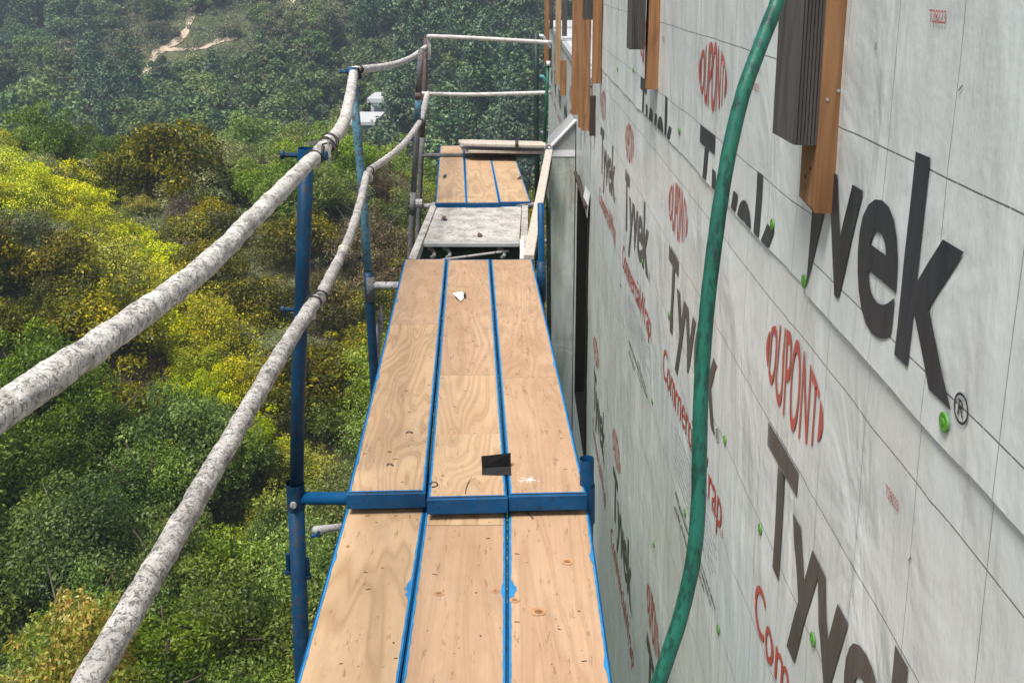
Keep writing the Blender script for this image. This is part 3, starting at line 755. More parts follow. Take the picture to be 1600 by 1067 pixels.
def oval(wd, ht):
    bm = text_bm('DUPONT', .004); xs = [v.co.x for v in bm.verts]; a, b = min(xs), max(xs)
    cuts(bm, .25, a, b, 0)
    W_ = wd * .84
    for v in bm.verts:
        x = ((v.co.x - a) / (b - a) - .5) * W_; y = v.co.y / CAPH - .5
        v.co = (x, y * ht * math.sqrt(max(0, 1 - (x / (wd * .5)) ** 2)), 0)
    for sg in (-1, 1):
        x0 = wd * .44; n = 7
        o_ = []; i_ = []
        for k in range(n + 1):
            yv = (k / n - .5) * 2; yv *= ht * .5 * math.sqrt(max(0, 1 - (x0 / (wd * .5)) ** 2)) * .92
            o_.append(bm.verts.new((sg * wd * .5 * math.sqrt(max(0, 1 - (yv / (ht * .5)) ** 2)), yv, 0))); i_.append(bm.verts.new((sg * x0, yv, 0)))
        for k in range(n):
            q = [i_[k], o_[k], o_[k + 1], i_[k + 1]]
            bm.faces.new(q if sg > 0 else q[::-1])
    return bm
def reg(s):
    bm = bmesh.new(); n = 20
    o_ = [bm.verts.new((s * math.cos(6.2832 * k / n), s * 1.0 * math.sin(6.2832 * k / n), 0)) for k in range(n)]
    i_ = [bm.verts.new((v.co.x * .82, v.co.y * .82, 0)) for v in o_]
    for k in range(n): bm.faces.new((o_[k], o_[(k + 1) % n], i_[(k + 1) % n], i_[k]))
    t = text_bm('R', .01); 
    for v in t.verts: v.co = ((v.co.x - .33) * s * 1.5, (v.co.y - CAPH / 2) * s * 1.5, 0)
    me = bpy.data.meshes.new('r'); t.to_mesh(me); t.free(); bm.from_mesh(me); bpy.data.meshes.remove(me); return bm
def para(wd, rows, lead, seed, thick=.3, slope=0.):
    r = random.Random(seed); bm = bmesh.new()
    for k in range(rows):
        x = 0; y = -k * lead; w_ = wd * (r.uniform(.85, 1) if k < rows - 1 else .55)
        while x < w_:
            l = r.uniform(.012, .055)
            j = 0
            while j < l - .004:
                g = r.uniform(.004, .008); hh = lead * thick * r.choice((.7, .7, 1., 1.25))
                q = [bm.verts.new(p) for p in ((x + j, y, 0), (x + j + g, y, 0), (x + j + g, y + hh, 0), (x + j, y + hh, 0))]; bm.faces.new(q); j += g + .0022
            x += l + .008
    return bm
T_TOP_DROP = .175
def unit(par, x0, yT, zTop, zmin=None, ymax=None, grey='ink_grey', comm=True, full=True, ov=True, st=.03, pz=True):
    """one repeat of the printing: oval, big word, red words, small print; yT is where the big T starts, zTop the top of it"""
    if ov: onto(oval(.405, .19), par, x0, yT - .15, zTop + .167, M['ink_red'], 'oval_logo', zmin, ymax, st)
    onto(word('Tyvek', .93, .28), par, x0, yT, zTop - .28, M[grey], 'lettering', zmin, ymax, st)
    if zmin is None or zTop - .28 > zmin:
        onto(reg(.02), par, x0, yT - .955, zTop - .275, M[grey], 'registered_mark', zmin, ymax)
    if comm:
        onto(word('CommercialWrap', 1.09, .115, .004), par, x0, yT + .04, zTop - .51, M['ink_red'], 'lettering', None, ymax, st)
        onto(reg(.011), par, x0, yT - 1.07, zTop - .505, M['ink_red'], 'registered_mark')
        if pz:
            onto(para(.75, 8, .022, int(yT * 100)), par, x0, yT - .28, zTop - .575, M['ink_pale'], 'small_print', step=.2)
            onto(para(.34, 3, .026, int(yT * 77) + 1, .42), par, x0, yT - .66, zTop - .77, M['ink_grey'], 'small_print', step=.2)
            onto(para(.42, 2, .05, int(yT * 31) + 1, .3), par, x0, yT - .34, zTop - .80, M['ink_grey'], 'small_print', step=.2)
for k in range(-1, 4): unit(low, X_LOW, 2.013 + 1.4655 * k, .627, pz=(k < 3))
for k in range(-1, 3): unit(low, X_LOW, 3.71 + 1.4655 * k - .0, -1.135, grey='ink_grey', pz=False)
for k in range(-1, 3): unit(low, X_LOW, 2.98 + 1.4655 * k, -2.9, pz=False, comm=False)
for k in range(0, 2): unit(ul, X_UL, 2.956 + 1.4655 * k, 1.148, zmin=1.012, comm=False, grey='ink_black', st=.03)
unit(ul, X_UL, 2.22, 2.9, comm=True, pz=False)
unit(ur, X_UR, 2.09, 1.345, ymax=1.795, comm=False, grey='ink_black', st=.03)
unit(ur, X_UR, 2.09 - 1.4655, 1.345, comm=False, grey='ink_black')
for k in range(5): unit(far_sheet, X_LOW, 10.2 + 1.4655 * k, .25, pz=False, st=.2); 
for k in range(4): unit(far_sheet, X_LOW, 10.9 + 1.4655 * k, -1.4, pz=False, comm=False, st=.2)
for par, x0, y, z in ((low, X_LOW, 1.356, .831), (ur, X_UR, 1.346, 1.531), (ul, X_UL, 2.29, 1.335), (ul, X_UL, 3.78, 1.355)):
    onto(word('T28223', .052, .017, .0), par, x0, y, z, M['ink_red'], 'lettering')
for par, x0, y, z, a in ((ur, X_UR, 1.232, 1.455, .7), (ur, X_UR, 1.53, 1.487, 1.2), (ul, X_UL, 2.35, 1.29, .2), (low, X_LOW, 1.25, .79, .9)):
    bm = bmesh.new(); ca, sa = math.cos(a), math.sin(a)
    bm.faces.new([bm.verts.new((u * .007 * ca - v * .0011 * sa, u * .007 * sa + v * .0011 * ca, 0)) for u, v in ((-1, -1), (1, -1), (1, 1), (-1, 1))])
    onto(bm, par, x0, y, z, M['ink_grey'], 'pencil_tick')
def smallstrip(y, z, s, col, rot):  # the stray printing on the bump-out, turned on its side
    bm = word(s, .45, .035, .0); Rm = Matrix.Rotation(rot, 4, 'Z'); bmesh.ops.transform(bm, matrix=Rm, verts=bm.verts)
    for v in bm.verts: v.co = (y + v.co.x, BY - .004, z + v.co.y)
    me = bpy.data.meshes.new('lettering'); bm.to_mesh(me); bm.free(); hkeep(link('lettering', me, M[col]))
smallstrip(.50, -.12, 'CommercialWrap', 'ink_faded', R(-90))
# green cap fasteners
def cap_mesh():
    bm = bmesh.new(); n = 16
    rings = []
    for rr, x in ((.0135, .001), (.0132, -.0006), (.0115, -.0012), (.0055, -.0009), (.004, -.0018)):
        rings.append([bm.verts.new((x, rr * math.cos(6.2832 * k / n), rr * math.sin(6.2832 * k / n))) for k in range(n)])
    for a, b in zip(rings, rings[1:]):
        for k in range(n): bm.faces.new((a[k], a[(k + 1) % n], b[(k + 1) % n], b[k]))
    bm.faces.new(rings[-1]); bmesh.ops.recalc_face_normals(bm, faces=bm.faces)
    me = bpy.data.meshes.new('cap_nail'); bm.to_mesh(me); bm.free(); me.materials.append(M['cap']); return me
CM = cap_mesh()
for par, x0, y, z in [(ur, X_UR, 1.173, 1.034), (ul, X_UL, 1.815, 1.02), (ul, X_UL, 2.061, 1.07), (low, X_LOW, 2.436, .383), (low, X_LOW, 2.04, .36), (low, X_LOW, 1.626, .382),
                      (low, X_LOW, 2.408, -.168), (low, X_LOW, 2.95, -.13), (low, X_LOW, 3.418, .387), (ul, X_UL, 3.329, 1.078), (low, X_LOW, 2.86, .375), (low, X_LOW, 3.8, -.12),
                      (low, X_LOW, 3.6, -.65), (low, X_LOW, 4.2, .36), (low, X_LOW, 5.0, .0), (low, X_LOW, 1.2, .39), (ul, X_UL, 4.7, 1.16), (ul, X_UL, 5.4, 1.1), (low, X_LOW, 3.1, -.7), (low, X_LOW, 2.4, -.75)]:
    o = link('cap_nail', CM, None, par); o.location = (x0 - disp(y, z) - .0035 - (flare_x(y, z, 1.005) if par is not low else 0), y, z); o.rotation_euler = (random.uniform(0, 6), 0, 0)

# ------------------------------------------------------------------ hanging timbers on the wall
ZT = 3.25
hp('header_beam', B(((.40, WY0, ZT + .003), (XW - .02, 17., ZT + .2))), M['orange_wood'])
def board(name, xl, xr, yb, Y, dep, m, label, group=None, zt=ZT, ridges=0, ragged=False, pxtop=None, x_abs=None):
    """upright board whose near face spans pixels xl..xr at distance Y and ends at pixel row yb"""
    a = at(xl, yb, Y=Y); b = at(xr, yb, Y=Y); x0, x1, z0 = a.x, b.x, a.z
    if x_abs: x0, x1 = x_abs
    bm = bmesh.new()
    prof = []
    if ridges:
        n = ridges
        for i in range(n):
            f0 = x0 + (x1 - x0) * i / n; f1 = x0 + (x1 - x0) * (i + 1) / n; w_ = f1 - f0
            prof += [(f0 + w_ * .12, Y), (f1 - w_ * .22, Y), (f1 - w_ * .16, Y + .0028), (f1 + w_ * .04, Y + .0028)]
        prof[-1] = (x1, Y + .001)
    else:
        c = .003; prof = [(x0 + c, Y), (x1 - c, Y), (x1, Y + c)]
    prof += [(x1, Y + dep), (x0 + .003, Y + dep), (x0, Y + dep - .003), (x0, Y + .004)]
    nz = 10; rings = []
    for j in range(nz + 1):
        z = z0 + (zt - z0) * (j / nz) ** 1.5
        ring = []
        for i, (x, y) in enumerate(prof):
            zz = z
            if j == 0: zz += .0025 * mnoise.noise(Vector((x * 60, y * 60, 0))) + (.02 * max(0, mnoise.noise(Vector((x * 90, y * 70, 3)))) + .012 * (y - Y) / dep if ragged else 0)
            wx = .0015 * mnoise.noise(Vector((z * 1.5, Y, 0)))
            ring.append(bm.verts.new((x + wx, y, zz)))
        rings.append(ring)
    m_ = len(prof)
    for p, q in zip(rings, rings[1:]):
        for k in range(m_): bm.faces.new((p[k], p[(k + 1) % m_], q[(k + 1) % m_], q[k]))
    bm.faces.new(rings[0][::-1]); bm.faces.new(rings[-1])
    org = Vector((x0, Y, z0))
    bmesh.ops.translate(bm, verts=bm.verts, vec=-org)
    o = mk(name, bm, m); o.location = org
    return tag(o, label, 'timber', group)
G1 = 'timbers hanging on the house wall'
t1 = board('hanging_timber', 1270, 1318, 334, 1.68, .092, M['orange_wood'], 'nearest orange timber with a torn lower end beside the green hose', G1, ragged=True)
for dy, dz in ((.03, .075), (.055, .055), (.04, .12)):
    q = mk('nail_hole', T([(-.0012, dy, dz), (.004, dy, dz)], .0035, seg=8), M['hole'], t1)
for dx, dz in ((.012, .2), (.03, .215), (.02, .42), (.034, .55)):
    mk('screw', T([(dx, -.001, dz), (dx, .004, dz)], .0032, seg=8), M['galv'], t1)
board('hanging_timber', 1240, 1283, 227, 1.683, .145, M['grey_wood'], 'nearest dark grey ridged timber fixed beside the torn orange one', G1, ridges=8)
board('hanging_timber', 1011, 1029, 140, 3.86, .09, M['orange_wood'], 'single orange timber with a flat end next to a short grey ridged piece', G1)
board('hanging_timber', 985, 1007.5, 78, 3.863, .14, M['grey_wood'], 'second grey ridged timber left of the single orange one', G1, ridges=8)
board('hanging_timber', 926, 939, 131, 6.45, .09, M['orange_wood'], 'orange timber at the corner where the tall wall ends', G1)
board('hanging_timber', 911.5, 926.5, 31, 6.75, .1, M['grey_wood'], 'short dark grey timber left of the wall corner', G1)
board('hanging_timber', 909.5, 921, 205, 7.2, .09, M['orange_wood'], 'longest orange timber reaching lowest at the wall corner', G1)
board('hanging_timber', 921.5, 933, 213, 6.9, .06, M['dark_wood'], 'short dark brown timber below the corner timbers', G1, zt=at(925, 151, Y=6.9).z)
board('hanging_timber', 904, 909.3, 200, 7.9, .09, M['orange_wood'], 'narrow orange timber half hidden by the longest one', G1)
board('hanging_timber', 893, 904, 180, 8.3, .09, M['orange_wood'], 'orange timber hanging just above the slanted white flashing', G1)
board('hanging_timber', 875, 884, 150, 11., .09, M['orange_wood'], 'short orange timber under the edge of the white roof', G1, zt=at(880, 95, Y=11.).z)
board('hanging_timber', 867.5, 876, 132, 11.8, .09, M['tan_wood'], 'pale orange timber in front of the white roof edge', G1)
board('hanging_timber', 878.5, 886, 57, 12.2, .09, M['grey_wood'], 'grey timber ending above the white roof', G1)
board('hanging_timber', 850.5, 857.3, 99, 14.5, .09, M['orange_wood'], 'farthest orange timber above the top of the green stake', G1)
board('hanging_timber', 858.5, 864.5, 46, 14.8, .09, M['grey_wood'], 'farthest grey timber beside the last orange one', G1)
board('hanging_timber', 857.5, 862, 106, 15.1, .06, M['dark_wood'], 'short dark timber by the farthest wall end', G1, zt=at(860, 70, Y=15.1).z)

# ------------------------------------------------------------------ scaffold frames
def pipe(name, pts, r, m, par, seg=14, **k): return mk(name, T([Vector(p) - Vector(par.location) for p in pts], r, seg=seg, **k), m, par, True)
def bolt(par, c, d, L, r, m, head=1.7):
    c = Vector(c) - Vector(par.location); d = Vector(d).normalized()
    bm = T([c, c + d * L], r, seg=8); tube(bm, [c + d * L, c + d * (L + r * 1.3)], r * head, seg=10); return mk('locking_pin', bm, m, par)
GF = 'scaffold frames carrying the deck'
def down(p, q, z):  # continue the line q->p to height z
    p, q = Vector(p), Vector(q); d = p - q; return p + d * ((z - p.z) / d.z)
# frame 1
Y1 = 2.82
f1 = empty('scaffold', at(463, 775, Y=Y1), 'bright blue scaffold frame nearest the camera with a tall guard post', 'scaffold', GF)
j = at(462, 770, Y=Y1); b1 = at(473, 1062, Y=Y1); g = down(b1, j, -14.)
pipe('leg', [j + Vector((0, 0, .02)), b1, g], .0255, M['blue_post'], f1)
gp = pipe('guard_post', [j + Vector((0, 0, -.04)), at(466, 600, Y=Y1), at(473, 430, Y=Y1), at(479, 240, Y=Y1)], .0215, M['blue_post'], f1)
bm = T([at(478.6, 250, Y=Y1) - f1.location, at(479.2, 232, Y=Y1) - f1.location], .0255, seg=16, caps=False); mk('post_collar', bm, M['blue'], f1, True)
pipe('leg_collar', [j + Vector((0, 0, -.05)), j + Vector((0, 0, .035))], .0285, M['blue_post'], f1, caps=False)
rp = at(917, 775, Y=Y1)
pipe('ledger', [at(463, 778, Y=Y1), Vector((rp.x, Y1, rp.z - .01))], .02, M['blue'], f1)
pipe('leg', [at(917, 716, Y=Y1 + .003), at(917, 780, Y=Y1 + .003), Vector((rp.x + .01, Y1, -14))], .0225, M['blue'], f1, caps=False)
pipe('leg_collar', [at(917, 757, Y=Y1), at(917, 815, Y=Y1)], .0255, M['blue'], f1, caps=False)
bolt(f1, at(468, 243, Y=Y1), (-1, 0, .02), .045, .0075, M['blue_post']); bolt(f1, at(490, 243, Y=Y1), (1, -.2, .0), .03, .008, M['blue'])
bolt(f1, at(462, 484, Y=Y1), (-1, 0, .02), .035, .0065, M['blue_post'])
bolt(f1, at(459, 787, Y=Y1 - .027), (0, -1, 0), .004, .006, M['galv'])
for yy in (865, 872): bolt(f1, at(449 if yy == 865 else 480, yy, Y=Y1), (0, 0, -1), .06, .007, M['blue_post'])
# frame 2
Y2 = 5.15
f2 = empty('scaffold', at(577, 450, Y=Y2), 'dusty blue scaffold frame in the middle with a leaning guard post', 'scaffold', GF)
a2 = at(577, 452, Y=Y2); b2 = at(586, 610, Y=Y2)
pipe('leg', [at(575.5, 425, Y=Y2), a2, b2, down(b2, a2, -15.)], .0255, M['blue_post'], f2)
pipe('guard_post', [a2, at(569, 330, Y=Y2), at(559, 215, Y=Y2), at(549, 108, Y=Y2)], .0225, M['dusty_blue'], f2)
pipe('leg_collar', [at(577.5, 432, Y=Y2), at(579, 470, Y=Y2)], .028, M['rusty'], f2)
rp2 = at(846, 445, Y=Y2)
pipe('ledger', [at(577, 446, Y=Y2), rp2 + Vector((0, 0, 0))], .02, M['galv'], f2)
pipe('leg', [at(845, 318, Y=Y2), at(846, 415, Y=Y2), Vector((rp2.x + .02, Y2, -14))], .019, M['blue'], f2)
pipe('leg_collar', [at(845.5, 408, Y=Y2), at(846.5, 470, Y=Y2)], .0255, M['blue_post'], f2)
pipe('post_cap', [at(549.3, 116, Y=Y2), at(548.8, 106, Y=Y2)], .027, M['blue'], f2)
bolt(f2, at(543, 113, Y=Y2), (-1, 0, .05), .03, .007, M['blue'])
# frame 3
Y3 = 7.15
f3 = empty('scaffold', at(645, 322, Y=Y3), 'rusty grey scaffold frame with red paint left of the far planks', 'scaffold', GF)
a3 = at(645, 322, Y=Y3); b3 = at(642.5, 375, Y=Y3)
pipe('leg', [at(646, 300, Y=Y3), a3, b3, down(b3, a3, -17.)], .024, M['rusty'], f3)
pipe('guard_post', [at(646, 300, Y=Y3), at(651, 225, Y=Y3), at(652, 188, Y=Y3)], .0215, M['rusty'], f3)
pipe('guard_post_sleeve', [at(652, 192, Y=Y3), at(654, 146, Y=Y3)], .024, M['dusty_blue'], f3)
pipe('guard_post_sleeve', [at(653.7, 155, Y=Y3 - .002), at(654, 145, Y=Y3 - .002)], .027, M['red_tape'], f3)
pipe('guard_post_sleeve', [at(654, 148, Y=Y3 + .002), at(658, 76, Y=Y3 + .002)], .0215, M['rusty'], f3)
pipe('ledger', [a3, at(850, 320, Y=Y3)], .019, M['galv'], f3); pipe('leg_collar', [at(646.5, 307, Y=Y3), at(645, 335, Y=Y3)], .027, M['rusty'], f3)
mk('coupler', T([at(650, 318, Y=Y3 - .02) - f3.location, at(660, 318, Y=Y3 - .02) - f3.location], .033, seg=10), M['galv'], f3)
pipe('leg', [at(857, 300, Y=Y3), at(857, 345, Y=Y3), at(858, 520, Y=Y3), at(858, 900, Y=Y3)], .017, M['dark_pole'], f3)
for yy in (326, 376): pipe('ledger_stub', [at(851, yy, Y=Y3 + .02), at(861, yy + 1, Y=Y3 + .02)], .014, M['galv'], f3)
# frame 4
Y4 = 9.1
f4 = empty('scaffold', at(660, 245, Y=Y4), 'reddish scaffold frame at the far end carrying the end rails', 'scaffold', GF)
a4 = at(658, 250, Y=Y4); b4 = at(655.5, 310, Y=Y4)
pipe('leg', [at(660, 215, Y=Y4), a4, b4, down(b4, a4, -18.)], .024, M['rusty'], f4)
pipe('guard_post', [at(660, 215, Y=Y4), at(663, 150, Y=Y4), at(666, 60, Y=Y4)], .0235, M['red_tape'], f4)
pipe('ledger', [at(659, 243, Y=Y4), at(838, 243, Y=Y4)], .02, M['rusty'], f4)
pipe('leg', [at(838, 52, Y=Y4 + .3), at(838, 150, Y=Y4 + .3), at(839, 260, Y=Y4 + .3), at(840, 420, Y=Y4 + .3)], .026, M['dark_pole'], f4)
bolt(f4, at(664, 62, Y=Y4), (-1, 0, 0), .04, .006, M['wire']); bolt(f4, at(663, 273, Y=Y4), (1, 0, .1), .06, .005, M['wire'])
bolt(f4, at(836, 57, Y=Y4 + .3), (-1, 0, 0), .03, .007, M['wire']); bolt(f4, at(836, 123, Y=Y4 + .3), (-1, 0, -.1), .05, .006, M['wire'])
for yy in (55, 118):
    pipe('brace', [at(838, yy, Y=Y4 + .32), at(848, yy + 2, Y=Y4 + .32), at(859, yy + 19, Y=Y4 + .5)], .014, M['teal'] if yy > 60 else M['white_metal'], f4, seg=8)
pipe('brace', [at(841, 207, Y=Y4 + .32), at(850, 207, Y=Y4 + .32)], .014, M['galv'], f4, seg=8)
stk = tag(mk('stake', T([at(856.5, 98, Y=8.95), at(850, 232, Y=8.95)], .0155, seg=10), M['green_pole'], None, True), 'slim green stake leaning beside the loose boards', 'stake')
mk('tip_tape', T([at(856.7, 103, Y=8.93), at(857, 96, Y=8.93)], .017, seg=10), M['white_metal'], stk, True)
cb = empty('cross_brace', at(486, 826, Y=2.95), 'short grey brace pipe sticking out below the deck edge by the blue leg', 'brace')
pipe('pipe', [at(492, 828, Y=2.98), at(535, 823, Y=3.1), at(700, 800, Y=3.6)], .013, M['galv'], cb)
mk('clamp', B((at(481, 834, Y=2.92) - cb.location, at(486, 818, Y=2.96) - cb.location), bevel=.002), M['rusty'], cb)
mk('wing_nut', T([at(486, 838, Y=2.93) - cb.location, at(494, 836, Y=2.93) - cb.location, at(499, 834, Y=2.93) - cb.location], [.007, .006, .012], seg=8), M['blue'], cb)
cb2 = empty('cross_brace', at(590, 580, Y=5.0), 'steep grey brace beside the second blue leg', 'brace')
pipe('pipe', [at(596, 478, Y=5.2), at(594, 500, Y=5.2), at(585, 600, Y=5.6), at(560, 900, Y=6.4)], [.006, .018, .018, .018], M['galv'], cb2)

# ------------------------------------------------------------------ wrapped guard rails
def rail(pts, r, label, n=150, r1=None, straight=False, rough=.12, m='rail', name='wrapped_rail', ties=True, cat='guard rail', group='wrapped guard rails'):
    P = spline(pts, n); o0 = P[-1].copy(); r1 = r1 or r
    o = empty(name, o0, label, cat, group)
    L = sum((a - b).length for a, b in zip(P, P[1:]))
    bm = T([p - o0 for p in P], [r + (r1 - r) * i / (n - 1) for i in range(n)], seg=18, rough=rough, fr=26, wrap=L * 9 if 'rail' in m else 0, seed=L)
    mk('pipe', bm, M[m], o, True)
    return o
def ty(par, c, r, ax, m='wire', n=2, rw=.0025):
    """loops of tie wire round a rail"""
    c = Vector(c) - Vector(par.location); ax = Vector(ax).normalized(); s = ax.cross(Vector((0, 0, 1))).normalized(); u = s.cross(ax)
    bm = bmesh.new()
    for k in range(n):
        oo = c + ax * (.008 * k); P = [oo + (s * math.cos(t) + u * math.sin(t)) * (r * (1 + .08 * math.sin(3 * t + k))) for t in np.linspace(0, 6.2832, 19)]
        tube(bm, P, rw, seg=5, caps=False)
    return mk('tie_wire', bm, M[m], par)
XR = -.57
A = [at(-140, 738, X=XR - .03), at(0, 644, X=XR - .02), at(156, 537, X=XR - .01), at(312, 423, X=XR), at(400, 337, X=XR), at(494, 243, X=XR + .003)]
A[0] = A[1] + (A[1] - A[2]) * 1.3
ra = rail(A, .0225, 'thick white wrapped top rail running from the lower left to the first blue post', r1=.0205)
A2 = [at(140, 1064, X=XR - .01), at(245, 884, X=XR), at(352, 701, X=XR), at(430, 568, X=XR), at(492, 470, X=XR)]
A2.insert(0, A2[0] + (A2[0] - A2[1]) * 1.2)
rb = rail(A2, .0225, 'grey white wrapped lower rail running down to the bottom edge left of the deck', r1=.0195, m='rail_low')
rc = rail([at(500, 238, Z=1.085), at(512, 224, Z=1.08), at(526, 211, Z=1.06), at(539, 186, Z=1.06), at(547, 150, Z=1.075), at(553, 110, Z=1.105)], .0235, 'wrapped top rail curving from the first blue post to the second', r1=.023, n=90)
rd = rail([at(556, 110, Y=5.2), at(575, 108, Y=5.5), at(598, 105, Y=6.2), at(622, 99, Y=7.2), at(645, 89, Y=8.2), at(665, 74, Y=9.05)], .0225, 'white wrapped top rail sagging between the second post and the far end', n=90)
re_ = rail([at(498, 470, Y=2.85), at(519, 427, Y=3.28), at(544, 376, Y=3.8), at(562, 320, Y=4.47), at(573, 272, Y=5.12)], .019, 'wrapped lower rail from the first blue post to the second', n=90, m='rail_low')
rf = rail([at(575, 268, Y=5.16), at(600, 251, Y=5.6), at(625, 231, Y=6.2), at(644, 209, Y=6.8), at(656, 190, Y=7.12)], .02, 'white wrapped lower rail rising to the red painted post', n=70)
rg_ = rail([at(657, 189, Y=7.2), at(663, 168, Y=8.1), at(668, 147, Y=9.04)], .025, 'short white wrapped rail piece at the red post top of the far bay', n=40)
G2 = 'thin end rails across the far end'
rail([at(668, 57, Y=9.0), at(740, 60, Y=9.0), at(862, 67, Y=9.0)], .019, 'thin pale upper rail across the far end of the scaffold', n=20, rough=.05, m='white_pipe', name='end_rail', group=G2)
rail([at(655, 146.5, Y=9.02), at(740, 148, Y=9.02), at(860, 145, Y=9.02)], .018, 'thin pale lower rail across the far end of the scaffold', n=20, rough=.05, m='white_pipe', name='end_rail', group=G2)
dA = (A[-1] - A[-2])
ty(ra, A[-1] - dA * .06, .022, dA, n=2, rw=.0018); ty(rc, at(508, 229, Z=1.083), .026, (.1, 1, 0), n=3, rw=.0025); ty(rc, at(515, 222, Z=1.078), .029, (.6, 1, .2), n=2, rw=.002)
def tail(par, pts, w_, m='tapeend', name='tape_tail'):
    bm = bmesh.new(); pr = []
    for p in pts:
        p = Vector(p) - Vector(par.location); pr.append((bm.verts.new(p + Vector((-w_ / 2, 0, 0))), bm.verts.new(p + Vector((w_ / 2, .004, 0)))))
    for a, b in zip(pr, pr[1:]): bm.faces.new((a[0], a[1], b[1], b[0]))
    r = bmesh.ops.solidify(bm, geom=bm.faces[:], thickness=.003); return mk(name, bm, M[m], par)
tail(ra, [at(498, 226, Y=2.72), at(500, 245, Y=2.71), at(497, 264, Y=2.72)], .012); tail(ra, [at(513, 219, Y=2.74), at(515, 246, Y=2.73), at(514, 258, Y=2.73)], .007)
mk('tie_wire', T([p - ra.location for p in spline([at(503, 226, Y=2.75), at(517, 224, Y=2.74), at(526, 236, Y=2.73), at(524, 248, Y=2.73), at(518, 250, Y=2.73)], 16)], .003, seg=6), M['wire'], ra)
mk('tie_wire', T([p - ra.location for p in spline([at(505, 228, Y=2.72), at(504, 240, Y=2.71), at(501, 253, Y=2.72)], 10)], .005, seg=6), M['wire'], ra)
tail(ra, [at(481, 227, Y=2.79), at(490, 222, Y=2.79), at(500, 219, Y=2.79)], .03)
tail(rb, [at(489, 463, Y=2.74), at(491, 485, Y=2.73), at(490, 500, Y=2.74)], .011); ty(rb, A2[-1] - (A2[-1] - A2[-2]) * .05, .021, A2[-1] - A2[-2], n=2, rw=.002)
ty(re_, at(500, 465, Y=2.9), .021, (.1, 1, .0), n=2, rw=.0025); ty(re_, at(537, 391, Y=3.65), .0195, (-.2, 1, 0), m='yellow_tie', n=2, rw=.0025)
ty(rd, at(559, 109, Y=5.22), .025, (.2, 1, 0), n=3, rw=.0035); tail(rd, [at(559, 106, Y=5.15), at(563, 118, Y=5.15), at(562, 124, Y=5.15)], .015, 'wire', 'tie_tail')
ty(rf, at(577, 267, Y=5.2), .022, (.2, 1, 0), n=2, rw=.003); ty(rf, at(655, 191, Y=7.1), .023, (.2, 1, .2), n=2, rw=.004)
tail(rd, [at(668, 54, Y=9.), at(671, 72, Y=9.), at(670, 94, Y=9.)], .03); ty(rd, at(663, 76, Y=9.), .026, (.2, 1, .2), n=2, rw=.005)
tail(rf, [at(575, 270, Y=5.1), at(579, 277, Y=5.1), at(577, 285, Y=5.1)], .03)

